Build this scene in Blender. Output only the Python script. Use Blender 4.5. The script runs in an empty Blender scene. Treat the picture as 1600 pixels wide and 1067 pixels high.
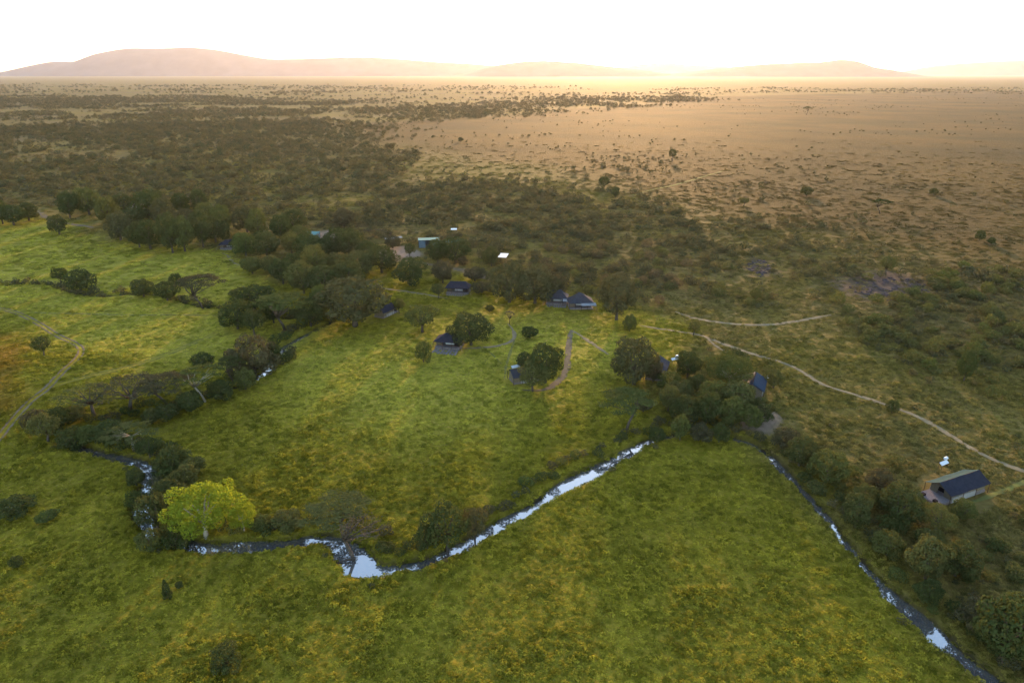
import bpy, math, random
import numpy as np
from mathutils import Vector, Matrix

scene = bpy.context.scene
R = math.radians

# ------------------------------------------------------------------ camera
CAM_H, PITCH, FPX = 80.0, R(21.46), 1600 * 24.0 / 36.0
cam_data = bpy.data.cameras.new('camera')
cam_data.lens = 24.0
cam_data.sensor_width = 36.0
cam_data.clip_start = 1.0
cam_data.clip_end = 80000.0
cam = bpy.data.objects.new('camera', cam_data)
cam.location = (0, 0, CAM_H)
cam.rotation_euler = (math.pi / 2 - PITCH, 0, 0)
scene.collection.objects.link(cam)
scene.camera = cam

# ------------------------------------------------------------------ sky and sun
SUN_AZ, SUN_EL = R(8.7), R(7.5)          # azimuth measured from +Y towards +X
world = bpy.data.worlds.new('World')
scene.world = world
world.use_nodes = True
wn = world.node_tree
wn.nodes.clear()
sky = wn.nodes.new('ShaderNodeTexSky')
sky.sky_type = 'NISHITA'
sky.sun_disc = False
sky.sun_elevation = SUN_EL
sky.sun_rotation = SUN_AZ
sky.altitude = 1500
sky.air_density = 1.0
sky.dust_density = 1.5
sky.ozone_density = 1.0
bg = wn.nodes.new('ShaderNodeBackground')
bg.inputs['Strength'].default_value = 0.15
wo = wn.nodes.new('ShaderNodeOutputWorld')
wn.links.new(sky.outputs['Color'], bg.inputs['Color'])
wn.links.new(bg.outputs[0], wo.inputs[0])

sun_data = bpy.data.lights.new('sun', 'SUN')
sun_data.energy = 2.0
sun_data.color = (1.0, 0.58, 0.27)
sun_data.angle = R(2.0)
sun = bpy.data.objects.new('sun', sun_data)
sdir = Vector((math.sin(SUN_AZ) * math.cos(SUN_EL), math.cos(SUN_AZ) * math.cos(SUN_EL), math.sin(SUN_EL)))
sun.rotation_euler = (-sdir).to_track_quat('-Z', 'Y').to_euler()
sun.location = (0, 0, 300)
scene.collection.objects.link(sun)

vs = scene.view_settings
vs.view_transform = 'Standard'
vs.look = 'None'
vs.exposure = 2.66
vs.gamma = 1.0
vs.use_curve_mapping = False
scene.cycles.use_denoising = True
scene.cycles.denoising_input_passes = 'RGB_ALBEDO_NORMAL'
scene.cycles.denoising_prefilter = 'ACCURATE'
scene.cycles.adaptive_threshold = 0.01
scene.cycles.max_bounces = 5
scene.cycles.diffuse_bounces = 2
scene.cycles.transmission_bounces = 3
scene.cycles.volume_bounces = 0
scene.cycles.transparent_max_bounces = 8
scene.cycles.sample_clamp_indirect = 10.0

HAZE_DENSITY, HAZE_G = 1.3e-5, 0.52

# ------------------------------------------------------------------ helpers
rng = np.random.default_rng(7)
random.seed(7)
col = scene.collection
_cp, _sp = math.cos(PITCH), math.sin(PITCH)


def ray(px, py):
    u, v = (px - 800.0) / FPX, (533.5 - py) / FPX
    return u, _cp + v * _sp, -_sp + v * _cp


def G0(px, py, z=0.0):
    """Survey point: where the sight line through a photo point meets height z."""
    dx, dy, dz = ray(px, py)
    t = (z - CAM_H) / min(dz, -1e-4)
    return dx * t, dy * t


def mpp(y, z=0.0):
    """metres per photo pixel at ground distance y"""
    return (y * _cp + (CAM_H - z) * _sp) / FPX


def smooth(e0, e1, x):
    t = np.clip((x - e0) / (e1 - e0), 0, 1)
    return t * t * (3 - 2 * t)


def noise2(x, y, s, seed=0):
    """cheap smooth value noise, 0..1"""
    x = np.asarray(x, float) / s
    y = np.asarray(y, float) / s
    xi, yi = np.floor(x), np.floor(y)
    fx, fy = x - xi, y - yi
    fx, fy = fx * fx * (3 - 2 * fx), fy * fy * (3 - 2 * fy)

    def h(a, b):
        v = np.sin(a * 127.1 + b * 311.7 + seed * 74.7) * 43758.5453
        return v - np.floor(v)
    return (h(xi, yi) * (1 - fx) + h(xi + 1, yi) * fx) * (1 - fy) + (h(xi, yi + 1) * (1 - fx) + h(xi + 1, yi + 1) * fx) * fy


def polyline_dist(x, y, pts, widths=None):
    """distance to a polyline (minus an interpolated half width)"""
    best = np.full(x.shape, 1e9)
    for i in range(len(pts) - 1):
        (ax, ay), (bx_, by_) = pts[i], pts[i + 1]
        dx, dy = bx_ - ax, by_ - ay
        L = dx * dx + dy * dy + 1e-9
        t = np.clip(((x - ax) * dx + (y - ay) * dy) / L, 0, 1)
        d = np.hypot(x - ax - t * dx, y - ay - t * dy)
        if widths is not None:
            d = d - (widths[i] * (1 - t) + widths[i + 1] * t)
        best = np.minimum(best, d)
    return best


def poly_sd(x, y, poly):
    """signed distance to polygon, positive inside"""
    inside = np.zeros(x.shape, bool)
    n = len(poly)
    for i in range(n):
        ax, ay = poly[i]
        bx_, by_ = poly[(i + 1) % n]
        c = ((ay > y) != (by_ > y))
        xin = (bx_ - ax) * (y - ay) / ((by_ - ay) if abs(by_ - ay) > 1e-9 else 1e-9) + ax
        inside ^= c & (x < xin)
    d = polyline_dist(x, y, list(poly) + [poly[0]])
    return np.where(inside, d, -d)


def P(pts, z=0.0):
    return [G0(a, b, z) for a, b in pts]


def catmull(pts, step):
    pts = [np.array(p, float) for p in pts]
    pts = [2 * pts[0] - pts[1]] + pts + [2 * pts[-1] - pts[-2]]
    out = []
    for i in range(1, len(pts) - 2):
        p0, p1, p2, p3 = pts[i - 1:i + 3]
        n = max(2, int(np.linalg.norm((p2 - p1)[:2]) / step))
        for k in range(n):
            t = k / n
            out.append(0.5 * (2 * p1 + (p2 - p0) * t + (2 * p0 - 5 * p1 + 4 * p2 - p3) * t * t + (3 * p1 - p0 - 3 * p2 + p3) * t ** 3))
    out.append(pts[-2])
    return np.array(out)


def mesh_np(name, verts, faces, mat=None, smooth_shade=False):
    """faces: (n,4) or (n,3) int array, or list of tuples"""
    me = bpy.data.meshes.new(name)
    verts = np.asarray(verts, np.float32)
    if isinstance(faces, np.ndarray):
        k = faces.shape[1]
        me.vertices.add(len(verts))
        me.vertices.foreach_set('co', verts.ravel())
        me.loops.add(faces.size)
        me.loops.foreach_set('vertex_index', faces.ravel().astype(np.int32))
        me.polygons.add(len(faces))
        me.polygons.foreach_set('loop_start', np.arange(0, faces.size, k, dtype=np.int32))
        me.polygons.foreach_set('loop_total', np.full(len(faces), k, np.int32))
        me.update(calc_edges=True)
    else:
        me.from_pydata([tuple(v) for v in verts.tolist()], [], faces)
        me.update()
    if smooth_shade and len(me.polygons):
        me.polygons.foreach_set('use_smooth', np.ones(len(me.polygons), bool))
    if mat:
        me.materials.append(mat)
    return me


def link(name, data, parent=None, loc=(0, 0, 0), rz=0.0, scale=(1, 1, 1)):
    o = bpy.data.objects.new(name, data)
    o.location = loc
    o.rotation_euler = (0, 0, rz)
    o.scale = scale
    col.objects.link(o)
    o.parent = parent
    return o


def tag(o, label=None, cat=None, group=None, kind=None):
    if label:
        o['label'] = label
    if cat:
        o['category'] = cat
    if group:
        o['group'] = group
    if kind:
        o['kind'] = kind
    return o


class MB:
    """collects boxes, tubes and faces into one mesh"""

    def __init__(self):
        self.v, self.f = [], []

    def add(self, v, f):
        o = len(self.v)
        self.v += [tuple(map(float, p)) for p in v]
        self.f += [tuple(i + o for i in q) for q in f]
        return self

    def box(self, x0, x1, y0, y1, z0, z1):
        v = [(x, y, z) for z in (z0, z1) for y in (y0, y1) for x in (x0, x1)]
        return self.add(v, [(0, 2, 3, 1), (4, 5, 7, 6), (0, 1, 5, 4), (2, 6, 7, 3), (0, 4, 6, 2), (1, 3, 7, 5)])

    def tube(self, path, rad, n=6):
        path = [Vector(p) for p in path]
        v, f = [], []
        for i, p in enumerate(path):
            d = (path[min(i + 1, len(path) - 1)] - path[max(i - 1, 0)]).normalized()
            a = d.cross(Vector((0.31, 0.87, 0.2))).normalized()
            b = d.cross(a)
            for k in range(n):
                t = 2 * math.pi * k / n
                v.append(p + (a * math.cos(t) + b * math.sin(t)) * rad[i])
        for i in range(len(path) - 1):
            for k in range(n):
                f.append((i * n + k, i * n + (k + 1) % n, (i + 1) * n + (k + 1) % n, (i + 1) * n + k))
        f.append(tuple(range(n - 1, -1, -1)))
        f.append(tuple((len(path) - 1) * n + k for k in range(n)))
        return self.add(v, f)

    def slab(self, top, t):
        """a thin slab below a polygon given as 3d points"""
        n = len(top)
        v = list(top) + [(p[0], p[1], p[2] - t) for p in top]
        f = [tuple(range(n)), tuple(range(2 * n - 1, n - 1, -1))]
        f += [(i, i + n, (i + 1) % n + n, (i + 1) % n) for i in range(n)]
        return self.add(v, f)

    def build(self, name, mat, parent=None):
        me = mesh_np(name, self.v, self.f, mat)
        return link(name, me, parent)


# ------------------------------------------------------------------ materials
def nmat(name):
    m = bpy.data.materials.new(name)
    m.use_nodes = True
    nt = m.node_tree
    nt.nodes.clear()
    out = nt.nodes.new('ShaderNodeOutputMaterial')
    return m, nt, out


def N(nt, t, **kw):
    n = nt.nodes.new(t)
    for k, v in kw.items():
        setattr(n, k, v)
    return n


def noise_fac(nt, vec, scale, detail=4, rough=0.55, lo=0.35, hi=0.65):
    n = N(nt, 'ShaderNodeTexNoise')
    n.inputs['Scale'].default_value = scale
    n.inputs['Detail'].default_value = detail
    n.inputs['Roughness'].default_value = rough
    nt.links.new(vec, n.inputs['Vector'])
    mr = N(nt, 'ShaderNodeMapRange')
    mr.inputs[1].default_value = lo
    mr.inputs[2].default_value = hi
    nt.links.new(n.outputs[0], mr.inputs[0])
    return mr.outputs[0]


def mixc(nt, fac, a, b, blend='MIX'):
    m = N(nt, 'ShaderNodeMix', data_type='RGBA', blend_type=blend)
    for s, v in ((m.inputs[0], fac), (m.inputs[6], a), (m.inputs[7], b)):
        if isinstance(v, (int, float)):
            s.default_value = v
        elif isinstance(v, tuple):
            s.default_value = (*v, 1)
        else:
            nt.links.new(v, s)
    return m.outputs[2]


def mathn(nt, op, a, b=0.0):
    m = N(nt, 'ShaderNodeMath', operation=op)
    for s, v in ((m.inputs[0], a), (m.inputs[1], b)):
        if isinstance(v, (int, float)):
            s.default_value = v
        else:
            nt.links.new(v, s)
    return m.outputs[0]


def simple_mat(name, c, rough=0.8, var=0.25, scale=2.0, metallic=0.0, c2=None, bump=0.0):
    m, nt, out = nmat(name)
    tc = N(nt, 'ShaderNodeTexCoord')
    f = noise_fac(nt, tc.outputs['Object'], scale, 5, 0.6)
    c2 = c2 or tuple(v * (1 - var) for v in c)
    p = N(nt, 'ShaderNodeBsdfPrincipled')
    p.inputs['Roughness'].default_value = rough
    p.inputs['Metallic'].default_value = metallic
    p.inputs['Specular IOR Level'].default_value = 0.5 if rough < 0.55 else 0.02
    nt.links.new(mixc(nt, f, c, c2), p.inputs['Base Color'])
    if bump:
        b = N(nt, 'ShaderNodeBump')
        b.inputs['Strength'].default_value = bump
        b.inputs['Distance'].default_value = 0.1
        nt.links.new(f, b.inputs['Height'])
        nt.links.new(b.outputs[0], p.inputs['Normal'])
    nt.links.new(p.outputs[0], out.inputs[0])
    return m


GREEN_A, GREEN_B = (0.312, 0.240, 0.027), (0.228, 0.181, 0.023)
GREEN_Y = (0.235, 0.165, 0.020)
OLIVE_A, OLIVE_B = (0.235, 0.160, 0.060), (0.162, 0.118, 0.042)
TAN_A, TAN_B = (0.170, 0.100, 0.028), (0.098, 0.066, 0.021)
SOIL_A, SOIL_B = (0.230, 0.165, 0.120), (0.165, 0.122, 0.086)
GOLD = (0.300, 0.165, 0.026)


def meadow_colour(nt, kind):
    """the colour of the grass cover; kind = where the survey attributes live"""
    geo = N(nt, 'ShaderNodeNewGeometry')
    pos = geo.outputs['Position']

    def attr(n):
        a = N(nt, 'ShaderNodeAttribute', attribute_type=kind, attribute_name=n)
        return a.outputs['Fac']
    big = noise_fac(nt, pos, 0.016, 3, 0.5, 0.42, 0.66)
    mid = noise_fac(nt, pos, 0.085, 4, 0.6, 0.36, 0.66)
    fine = noise_fac(nt, pos, 0.7, 4, 0.65, 0.33, 0.67)
    far = noise_fac(nt, pos, 0.006, 6, 0.6, 0.38, 0.62)
    g = mixc(nt, mid, GREEN_A, GREEN_B)
    g = mixc(nt, mathn(nt, 'MULTIPLY', big, 0.10), g, GREEN_Y)
    o = mixc(nt, mid, OLIVE_A, OLIVE_B)
    o = mixc(nt, mathn(nt, 'MULTIPLY', far, 0.5), o, GREEN_B)
    t = mixc(nt, far, TAN_A, TAN_B)
    t = mixc(nt, mathn(nt, 'MULTIPLY', mid, 0.5), t, mixc(nt, fine, (0.075, 0.060, 0.026), (0.13, 0.095, 0.034)))
    c = mixc(nt, attr('green'), o, g)
    c = mixc(nt, mathn(nt, 'MULTIPLY', attr('lush'), 0.85), c, mixc(nt, mid, (0.450, 0.362, 0.052), (0.335, 0.278, 0.042)))
    c = mixc(nt, attr('dry'), c, t)
    c = mixc(nt, attr('gold'), c, GOLD)
    return c, fine, pos, attr


def make_ground_mat():
    m, nt, out = nmat('ground_cover')
    c, fine, pos, attr = meadow_colour(nt, 'GEOMETRY')
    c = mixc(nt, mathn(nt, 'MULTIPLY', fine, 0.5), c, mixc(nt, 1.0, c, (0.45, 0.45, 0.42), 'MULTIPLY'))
    c = mixc(nt, 1.0, c, (0.76, 0.74, 0.70), 'MULTIPLY')  # even darkening: thatch, plus tuft shadows put into the colour where tufts are missing
    soil = mixc(nt, fine, SOIL_A, SOIL_B)
    c = mixc(nt, attr('bare'), c, soil)
    rock = mixc(nt, fine, (0.060, 0.045, 0.047), (0.034, 0.026, 0.028))
    c = mixc(nt, attr('rock'), c, rock)
    c = mixc(nt, attr('mud'), c, mixc(nt, fine, (0.05, 0.035, 0.022), (0.028, 0.022, 0.014)))
    p = N(nt, 'ShaderNodeBsdfPrincipled')
    p.inputs['Roughness'].default_value = 0.95
    p.inputs['Specular IOR Level'].default_value = 0.018
    nt.links.new(c, p.inputs['Base Color'])
    hn = noise_fac(nt, pos, 0.35, 6, 0.65, 0.2, 0.8)
    b = N(nt, 'ShaderNodeBump')
    b.inputs['Strength'].default_value = 0.8
    b.inputs['Distance'].default_value = 0.8
    nt.links.new(hn, b.inputs['Height'])
    nt.links.new(b.outputs[0], p.inputs['Normal'])
    nt.links.new(p.outputs[0], out.inputs[0])
    return m


def leaf_shader(nt, out, c, trans=0.45, warm=(1.25, 1.15, 0.7)):
    d = N(nt, 'ShaderNodeBsdfDiffuse')
    t = N(nt, 'ShaderNodeBsdfTranslucent')
    nt.links.new(c, d.inputs[0])
    ty = mixc(nt, 1.0, c, warm, 'MULTIPLY')
    nt.links.new(ty, t.inputs[0])
    mx = N(nt, 'ShaderNodeMixShader')
    mx.inputs[0].default_value = trans
    nt.links.new(d.outputs[0], mx.inputs[1])
    nt.links.new(t.outputs[0], mx.inputs[2])
    nt.links.new(mx.outputs[0], out.inputs[0])


def make_grass_mat():
    m, nt, out = nmat('meadow_grass')
    c, fine, pos, attr = meadow_colour(nt, 'INSTANCER')
    oi = N(nt, 'ShaderNodeObjectInfo')
    c = mixc(nt, oi.outputs['Random'], mixc(nt, 1.0, c, (1.25, 1.25, 1.1), 'MULTIPLY'), mixc(nt, 1.0, c, (0.38, 0.44, 0.36), 'MULTIPLY'))
    leaf_shader(nt, out, c, 0.22, (0.9, 1.15, 0.9))
    return m


def leaf_mat(name, c1, c2, trans=0.24):
    m, nt, out = nmat(name)
    oi = N(nt, 'ShaderNodeObjectInfo')
    geo = N(nt, 'ShaderNodeNewGeometry')
    c = mixc(nt, oi.outputs['Random'], c1, c2)
    r = geo.outputs['Random Per Island']
    c = mixc(nt, mathn(nt, 'MULTIPLY', r, 0.6), c, mixc(nt, 1.0, c, (0.55, 0.6, 0.6), 'MULTIPLY'))
    leaf_shader(nt, out, c, trans)
    return m


M = {
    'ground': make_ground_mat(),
    'grass': make_grass_mat(),
    'dark': leaf_mat('leaves_dark', (0.058, 0.070, 0.022), (0.072, 0.076, 0.026)),
    'fig': leaf_mat('leaves_fig', (0.090, 0.080, 0.036), (0.080, 0.076, 0.032)),
    'mid': leaf_mat('leaves_mid', (0.085, 0.100, 0.028), (0.100, 0.100, 0.030)),
    'fresh': leaf_mat('leaves_fresh', (0.140, 0.170, 0.024), (0.125, 0.155, 0.026)),
    'yellow': leaf_mat('leaves_yellow', (0.205, 0.245, 0.026), (0.190, 0.232, 0.026), 0.5),
    'olive': leaf_mat('leaves_olive', (0.118, 0.112, 0.032), (0.090, 0.090, 0.032)),
    'brown': leaf_mat('leaves_brown', (0.088, 0.074, 0.036), (0.074, 0.068, 0.034)),
    'grey': leaf_mat('twigs_grey', (0.100, 0.080, 0.058), (0.085, 0.070, 0.050), 0.2),
    'slopebush': leaf_mat('leaves_slope', (0.150, 0.106, 0.054), (0.112, 0.088, 0.044)),
    'bushfar': leaf_mat('leaves_bushland', (0.066, 0.070, 0.032), (0.125, 0.100, 0.044)),
    'bark': simple_mat('bark', (0.10, 0.075, 0.055), 0.9, 0.4, 6, bump=0.4),
    'palebark': simple_mat('pale_bark', (0.36, 0.30, 0.22), 0.9, 0.3, 5, bump=0.3),
    'canvas': simple_mat('dark_canvas', (0.030, 0.030, 0.040), 0.95, 0.3, 1.5),
    'canvas2': simple_mat('slate_canvas', (0.050, 0.049, 0.058), 0.95, 0.25, 1.5),
    'tent': simple_mat('khaki_canvas', (0.17, 0.13, 0.085), 0.9, 0.25, 2.5),
    'stone': simple_mat('deck_stone', (0.22, 0.185, 0.18), 0.9, 0.35, 3.0, bump=0.4),
    'stone2': simple_mat('rubble_stone', (0.22, 0.17, 0.15), 0.95, 0.45, 4.0, bump=0.6),
    'wood': simple_mat('dark_timber', (0.085, 0.045, 0.030), 0.8, 0.3, 4.0),
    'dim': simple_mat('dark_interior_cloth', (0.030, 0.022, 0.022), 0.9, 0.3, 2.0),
    'teal': simple_mat('teal_sheet', (0.060, 0.190, 0.190), 0.8, 0.2, 1.0),
    'darkteal': simple_mat('faded_teal_canvas', (0.030, 0.060, 0.060), 0.95, 0.2, 1.0),
    'bluewall': simple_mat('pale_blue_sheet', (0.13, 0.165, 0.18), 0.9, 0.2, 1.0),
    'white': simple_mat('white_paint', (0.62, 0.62, 0.62), 0.5, 0.08, 2.0),
    'cream': simple_mat('cream_sheet', (0.30, 0.27, 0.24), 0.8, 0.15, 1.0),
    'paleawn': simple_mat('pale_awning', (0.22, 0.22, 0.23), 0.8, 0.15, 1.0),
    'solar': simple_mat('solar_panel', (0.022, 0.038, 0.064), 0.7, 0.2, 0.7),
    'path': simple_mat('path_soil', (0.225, 0.172, 0.098), 0.95, 0.35, 0.6, bump=0.3),
    'track': simple_mat('track_soil', (0.165, 0.122, 0.074), 0.95, 0.35, 0.6, bump=0.3),
    'faint': simple_mat('trodden_grass', (0.180, 0.155, 0.036), 0.95, 0.35, 0.5, c2=(0.09, 0.09, 0.03)),
    'hill': simple_mat('hill_scrub', (0.070, 0.062, 0.055), 0.95, 0.4, 0.002),
    'rockm': simple_mat('purple_rock', (0.085, 0.066, 0.068), 0.95, 0.4, 1.5, bump=0.5),
}
mw, ntw, ow = nmat('river_water')
_p = N(ntw, 'ShaderNodeBsdfPrincipled')
_p.inputs['Base Color'].default_value = (0.095, 0.085, 0.078, 1)
_p.inputs['Roughness'].default_value = 0.04
_p.inputs['IOR'].default_value = 3.2
_tc = N(ntw, 'ShaderNodeTexCoord')
_b = N(ntw, 'ShaderNodeBump')
_b.inputs['Strength'].default_value = 0.006
_b.inputs['Distance'].default_value = 0.05
ntw.links.new(noise_fac(ntw, _tc.outputs['Object'], 1.4, 3, 0.5, 0.2, 0.8), _b.inputs['Height'])
ntw.links.new(_b.outputs[0], _p.inputs['Normal'])
ntw.links.new(_p.outputs[0], ow.inputs[0])
M['water'] = mw

# ------------------------------------------------------------------ terrain
WATER_Z = -1.25
RIVER_PX = [(520, 505, .5), (470, 530, .7), (440, 550, 1.0), (408, 590, 1.0), (355, 615, .8), (300, 635, .8), (200, 662, .8), (128, 676, .9),
            (105, 695, 1.0), (150, 710, 1.0), (205, 722, 1.2), (238, 738, 1.6), (234, 757, 1.5), (220, 790, 1.3), (226, 822, 1.3), (262, 845, 1.3),
            (310, 858, 1.5), (360, 857, 1.4), (410, 857, 1.5), (450, 852, 1.2), (510, 845, 1.3), (552, 868, 2.6), (572, 893, 2.4),
            (612, 893, 1.4), (668, 880, 1.0), (720, 857, 1.1), (765, 832, 1.3), (815, 806, 1.1), (852, 783, 1.1), (880, 763, 1.6),
            (915, 746, 2.0), (950, 728, 1.6), (985, 708, 1.3), (1020, 690, .8), (1070, 682, .8), (1130, 684, .8), (1190, 706, .7), (1226, 740, .9),
            (1255, 770, .55), (1290, 812, .8), (1325, 856, .5), (1360, 900, .7), (1395, 935, 1.2), (1440, 975, 1.7), (1490, 1022, 1.5),
            (1540, 1062, 1.4), (1620, 1130, 1.4)]
RIVER = catmull([(*G0(a, b, WATER_Z), w) for a, b, w in RIVER_PX], 2.0)
STREAM_PX = [(-60, 452, .3), (0, 449, .3), (60, 446, .4), (110, 458, .5), (150, 466, .5), (200, 463, .4), (250, 465, .4), (300, 478, .5), (340, 485, .5), (400, 495, .4), (520, 505, .5)]
STREAM = catmull([(*G0(a, b, -1.0), w) for a, b, w in STREAM_PX], 3.0)


def river_d(x, y):
    return polyline_dist(x, y, RIVER[:, :2], RIVER[:, 2])


def river_dist_masked(x, y):
    d = np.full(x.shape, 60.0)
    m = (np.abs(x) < 175) & (y > 40) & (y < 300)
    if m.any():
        d[m] = np.minimum(river_d(x[m], y[m]), 60)
    return d


def stream_dist_masked(x, y):
    d = np.full(x.shape, 60.0)
    m = (x < 20) & (x > -330) & (y > 150) & (y < 360)
    if m.any():
        d[m] = np.minimum(polyline_dist(x[m], y[m], STREAM[:, :2], STREAM[:, 2]), 60)
    return d


def height(x, y, rd=None, sd=None):
    x = np.asarray(x, float)
    y = np.asarray(y, float)
    rd = river_dist_masked(x, y) if rd is None else rd
    sd = stream_dist_masked(x, y) if sd is None else sd
    z = (noise2(x, y, 46, 1) - .5) * 0.9 + (noise2(x, y, 17, 2) - .5) * 0.18
    z = z * smooth(3, 28, rd) * smooth(2, 14, sd)
    mx, my = G0(-20, 600)
    z = z + 2.6 * np.exp(-(((x - mx) / 26) ** 2 + ((y - my) / 24) ** 2)) * smooth(3, 20, rd)
    wob = (noise2(x, y, 3.2, 5) - .5) * 1.3
    z = z - 2.2 * (1 - smooth(-0.5, 1.4, rd + wob))
    z = z - 1.3 * (1 - smooth(-0.3, 1.6, sd + wob))
    far = smooth(700, 2500, np.hypot(x, y))
    z = z * (1 - far) + far * (noise2(x, y, 900, 3) - .5) * 8 * (1 - smooth(5000, 9000, np.hypot(x, y)))
    return z


def G(px, py):
    x, y = G0(px, py)
    for _ in range(3):
        z = float(height(np.array([x]), np.array([y]))[0])
        x, y = G0(px, py, z)
    return x, y, float(height(np.array([x]), np.array([y]))[0])


ZONES = {
    'green': (P([(-300, 326), (40, 340), (90, 352), (160, 380), (240, 395), (340, 396), (420, 425), (470, 440), (560, 440), (600, 400), (690, 425), (790, 445), (880, 470),
                 (1000, 488), (1085, 512), (1080, 560), (1000, 600), (1060, 660), (1190, 690), (1260, 760), (1400, 925), (1560, 1080), (1750, 1300), (-700, 1300)]), 9),
    'dry': (P([(540, 194), (800, 181), (1100, 153), (1500, 142), (1750, 142), (1750, 430), (1600, 420), (1450, 400), (1300, 372), (1180, 352), (1080, 330),
               (1000, 300), (900, 272), (760, 250), (600, 226)]), 55),
    'lush': (P([(-300, 340), (40, 345), (90, 358), (160, 388), (240, 400), (340, 402), (420, 430), (390, 480), (520, 530), (640, 520), (760, 480), (880, 495), (1000, 500),
                (1000, 560), (900, 620), (760, 680), (600, 680), (470, 640), (400, 600), (250, 570), (150, 560), (90, 520), (0, 490), (-300, 500)]), 16),
    'gold': (P([(-60, 532), (30, 536), (66, 548), (60, 570), (30, 590), (40, 620), (0, 650), (-60, 670)]), 5),  # golden sunlit side of the mound, put into the grass colour
}
BARE = [P([(482, 362), (520, 362), (560, 372), (600, 385), (660, 386), (664, 402), (640, 408), (600, 398), (545, 382), (486, 372)]),
        P([(1150, 655), (1215, 648), (1248, 668), (1236, 690), (1180, 690)]),
        P([(690, 418), (760, 428), (835, 450), (800, 440), (730, 432)])]
ROCK = [P([(1322, 452), (1345, 436), (1390, 430), (1440, 436), (1475, 452), (1465, 468), (1415, 476), (1370, 470)]),
        P([(1165, 420), (1175, 406), (1200, 408), (1205, 425), (1188, 434)])]
LAWN = P([(690, 500), (720, 480), (770, 470), (850, 485), (940, 488), (930, 510), (880, 520), (800, 512), (745, 510)])


def zone(x, y):
    wx = x + (noise2(x, y, 11, 11) - .5) * 10 + (noise2(x, y, 80, 12) - .5) * 0.05 * y
    wy = y + (noise2(x, y, 11, 13) - .5) * 12 + (noise2(x, y, 80, 14) - .5) * 0.06 * y
    z = {}
    for k, (poly, soft) in ZONES.items():
        z[k] = smooth(-soft, soft, poly_sd(wx, wy, poly))
    z['bare'] = np.max([smooth(-2, 3, poly_sd(wx, wy, p)) for p in BARE], axis=0)
    z['rock'] = .8 * np.max([smooth(-9, 9, poly_sd(wx, wy, p)) for p in ROCK], axis=0)
    lawn = smooth(-4, 6, poly_sd(wx, wy, LAWN))
    z['lawn'] = lawn
    z['gold'] = np.maximum(z['gold'] * 0.9, lawn * 0.16)
    return z


def axis(lo, hi, step, end0, end1, ratio):
    a = list(np.arange(lo, hi, step))
    s = step
    while a[-1] < end1:
        s *= ratio
        a.append(a[-1] + s)
    b = []
    s, p = step, lo
    while p > end0:
        s *= ratio
        p -= s
        b.append(p)
    return np.array(b[::-1] + a)


gx = axis(-126, 126, 0.8, -30000, 30000, 1.055)
gy = axis(64, 236, 0.8, -3000, 30000, 1.045)
GX, GY = np.meshgrid(gx, gy)
fx, fy = GX.ravel(), GY.ravel()
rd_all, sd_all = river_dist_masked(fx, fy), stream_dist_masked(fx, fy)
fz = height(fx, fy, rd_all, sd_all)
nx, ny = len(gx), len(gy)
ii = (np.arange(ny - 1)[:, None] * nx + np.arange(nx - 1)[None, :]).ravel()
gfaces = np.stack([ii, ii + 1, ii + nx + 1, ii + nx], 1)
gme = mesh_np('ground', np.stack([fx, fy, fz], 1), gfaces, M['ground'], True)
zz = zone(fx, fy)
zz['mud'] = 1 - smooth(0.0, 0.9, np.minimum(rd_all, sd_all + .4))
for k in ('green', 'lush', 'dry', 'gold', 'bare', 'rock', 'mud'):
    at = gme.attributes.new(k, 'FLOAT', 'POINT')
    at.data.foreach_set('value', np.asarray(zz[k], np.float32))
ground = tag(link('ground', gme), 'grassy valley floor and open savanna plain', kind='structure')

# river water
wv, wf = [], []
for i, (x, y, w) in enumerate(RIVER):
    j0, j1 = max(i - 1, 0), min(i + 1, len(RIVER) - 1)
    d = np.array([RIVER[j1][0] - RIVER[j0][0], RIVER[j1][1] - RIVER[j0][1]])
    d /= np.linalg.norm(d)
    for s in (-1, 1):
        wv.append((x - d[1] * s * (w + 1.3), y + d[0] * s * (w + 1.3), WATER_Z))
for i in range(len(RIVER) - 1):
    wf.append((2 * i, 2 * i + 1, 2 * i + 3, 2 * i + 2))
tag(link('river', mesh_np('river', wv, wf, M['water'])), 'narrow winding river reflecting the pale sky', kind='structure')

# hills
def hill(name, prof, dist, depth, label, seed):
    prof = np.array(prof, float)
    xs, zs = [], []
    for px, py in prof:
        dx, dy, dz = ray(px, py)
        t = dist / dy
        xs.append(dx * t)
        zs.append(CAM_H + dz * t)
    xs, zs = np.array(xs), np.maximum(np.array(zs), -20)
    X = np.linspace(xs[0], xs[-1], 150)
    Zr = np.interp(X, xs, zs)
    for _ in range(2):
        Zr = np.convolve(np.pad(Zr, 2, mode='edge'), [.1, .2, .4, .2, .1], 'valid')
    V = np.linspace(-1, 1, 31)
    gxh, gvh = np.meshgrid(X, V)
    zr = np.broadcast_to(Zr, gxh.shape)
    shape = np.cos(np.clip(np.abs(gvh), 0, 1) * math.pi / 2) ** 1.3
    gull = (noise2(gxh, gvh * depth, 800, seed) - .5) * 0.35 + (noise2(gxh, gvh * depth, 330, seed + 1) - .5) * 0.15
    z = zr * shape * (1 + gull * (1 - shape))
    vv = np.stack([gxh.ravel(), (dist + gvh * depth).ravel(), z.ravel() - 3], 1)
    n = len(X)
    i0 = (np.arange(30)[:, None] * n + np.arange(n - 1)[None, :]).ravel()
    o = link(name, mesh_np(name, vv, np.stack([i0, i0 + 1, i0 + n + 1, i0 + n], 1), M['hill'], True))
    tag(o, label, kind='structure')


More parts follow.
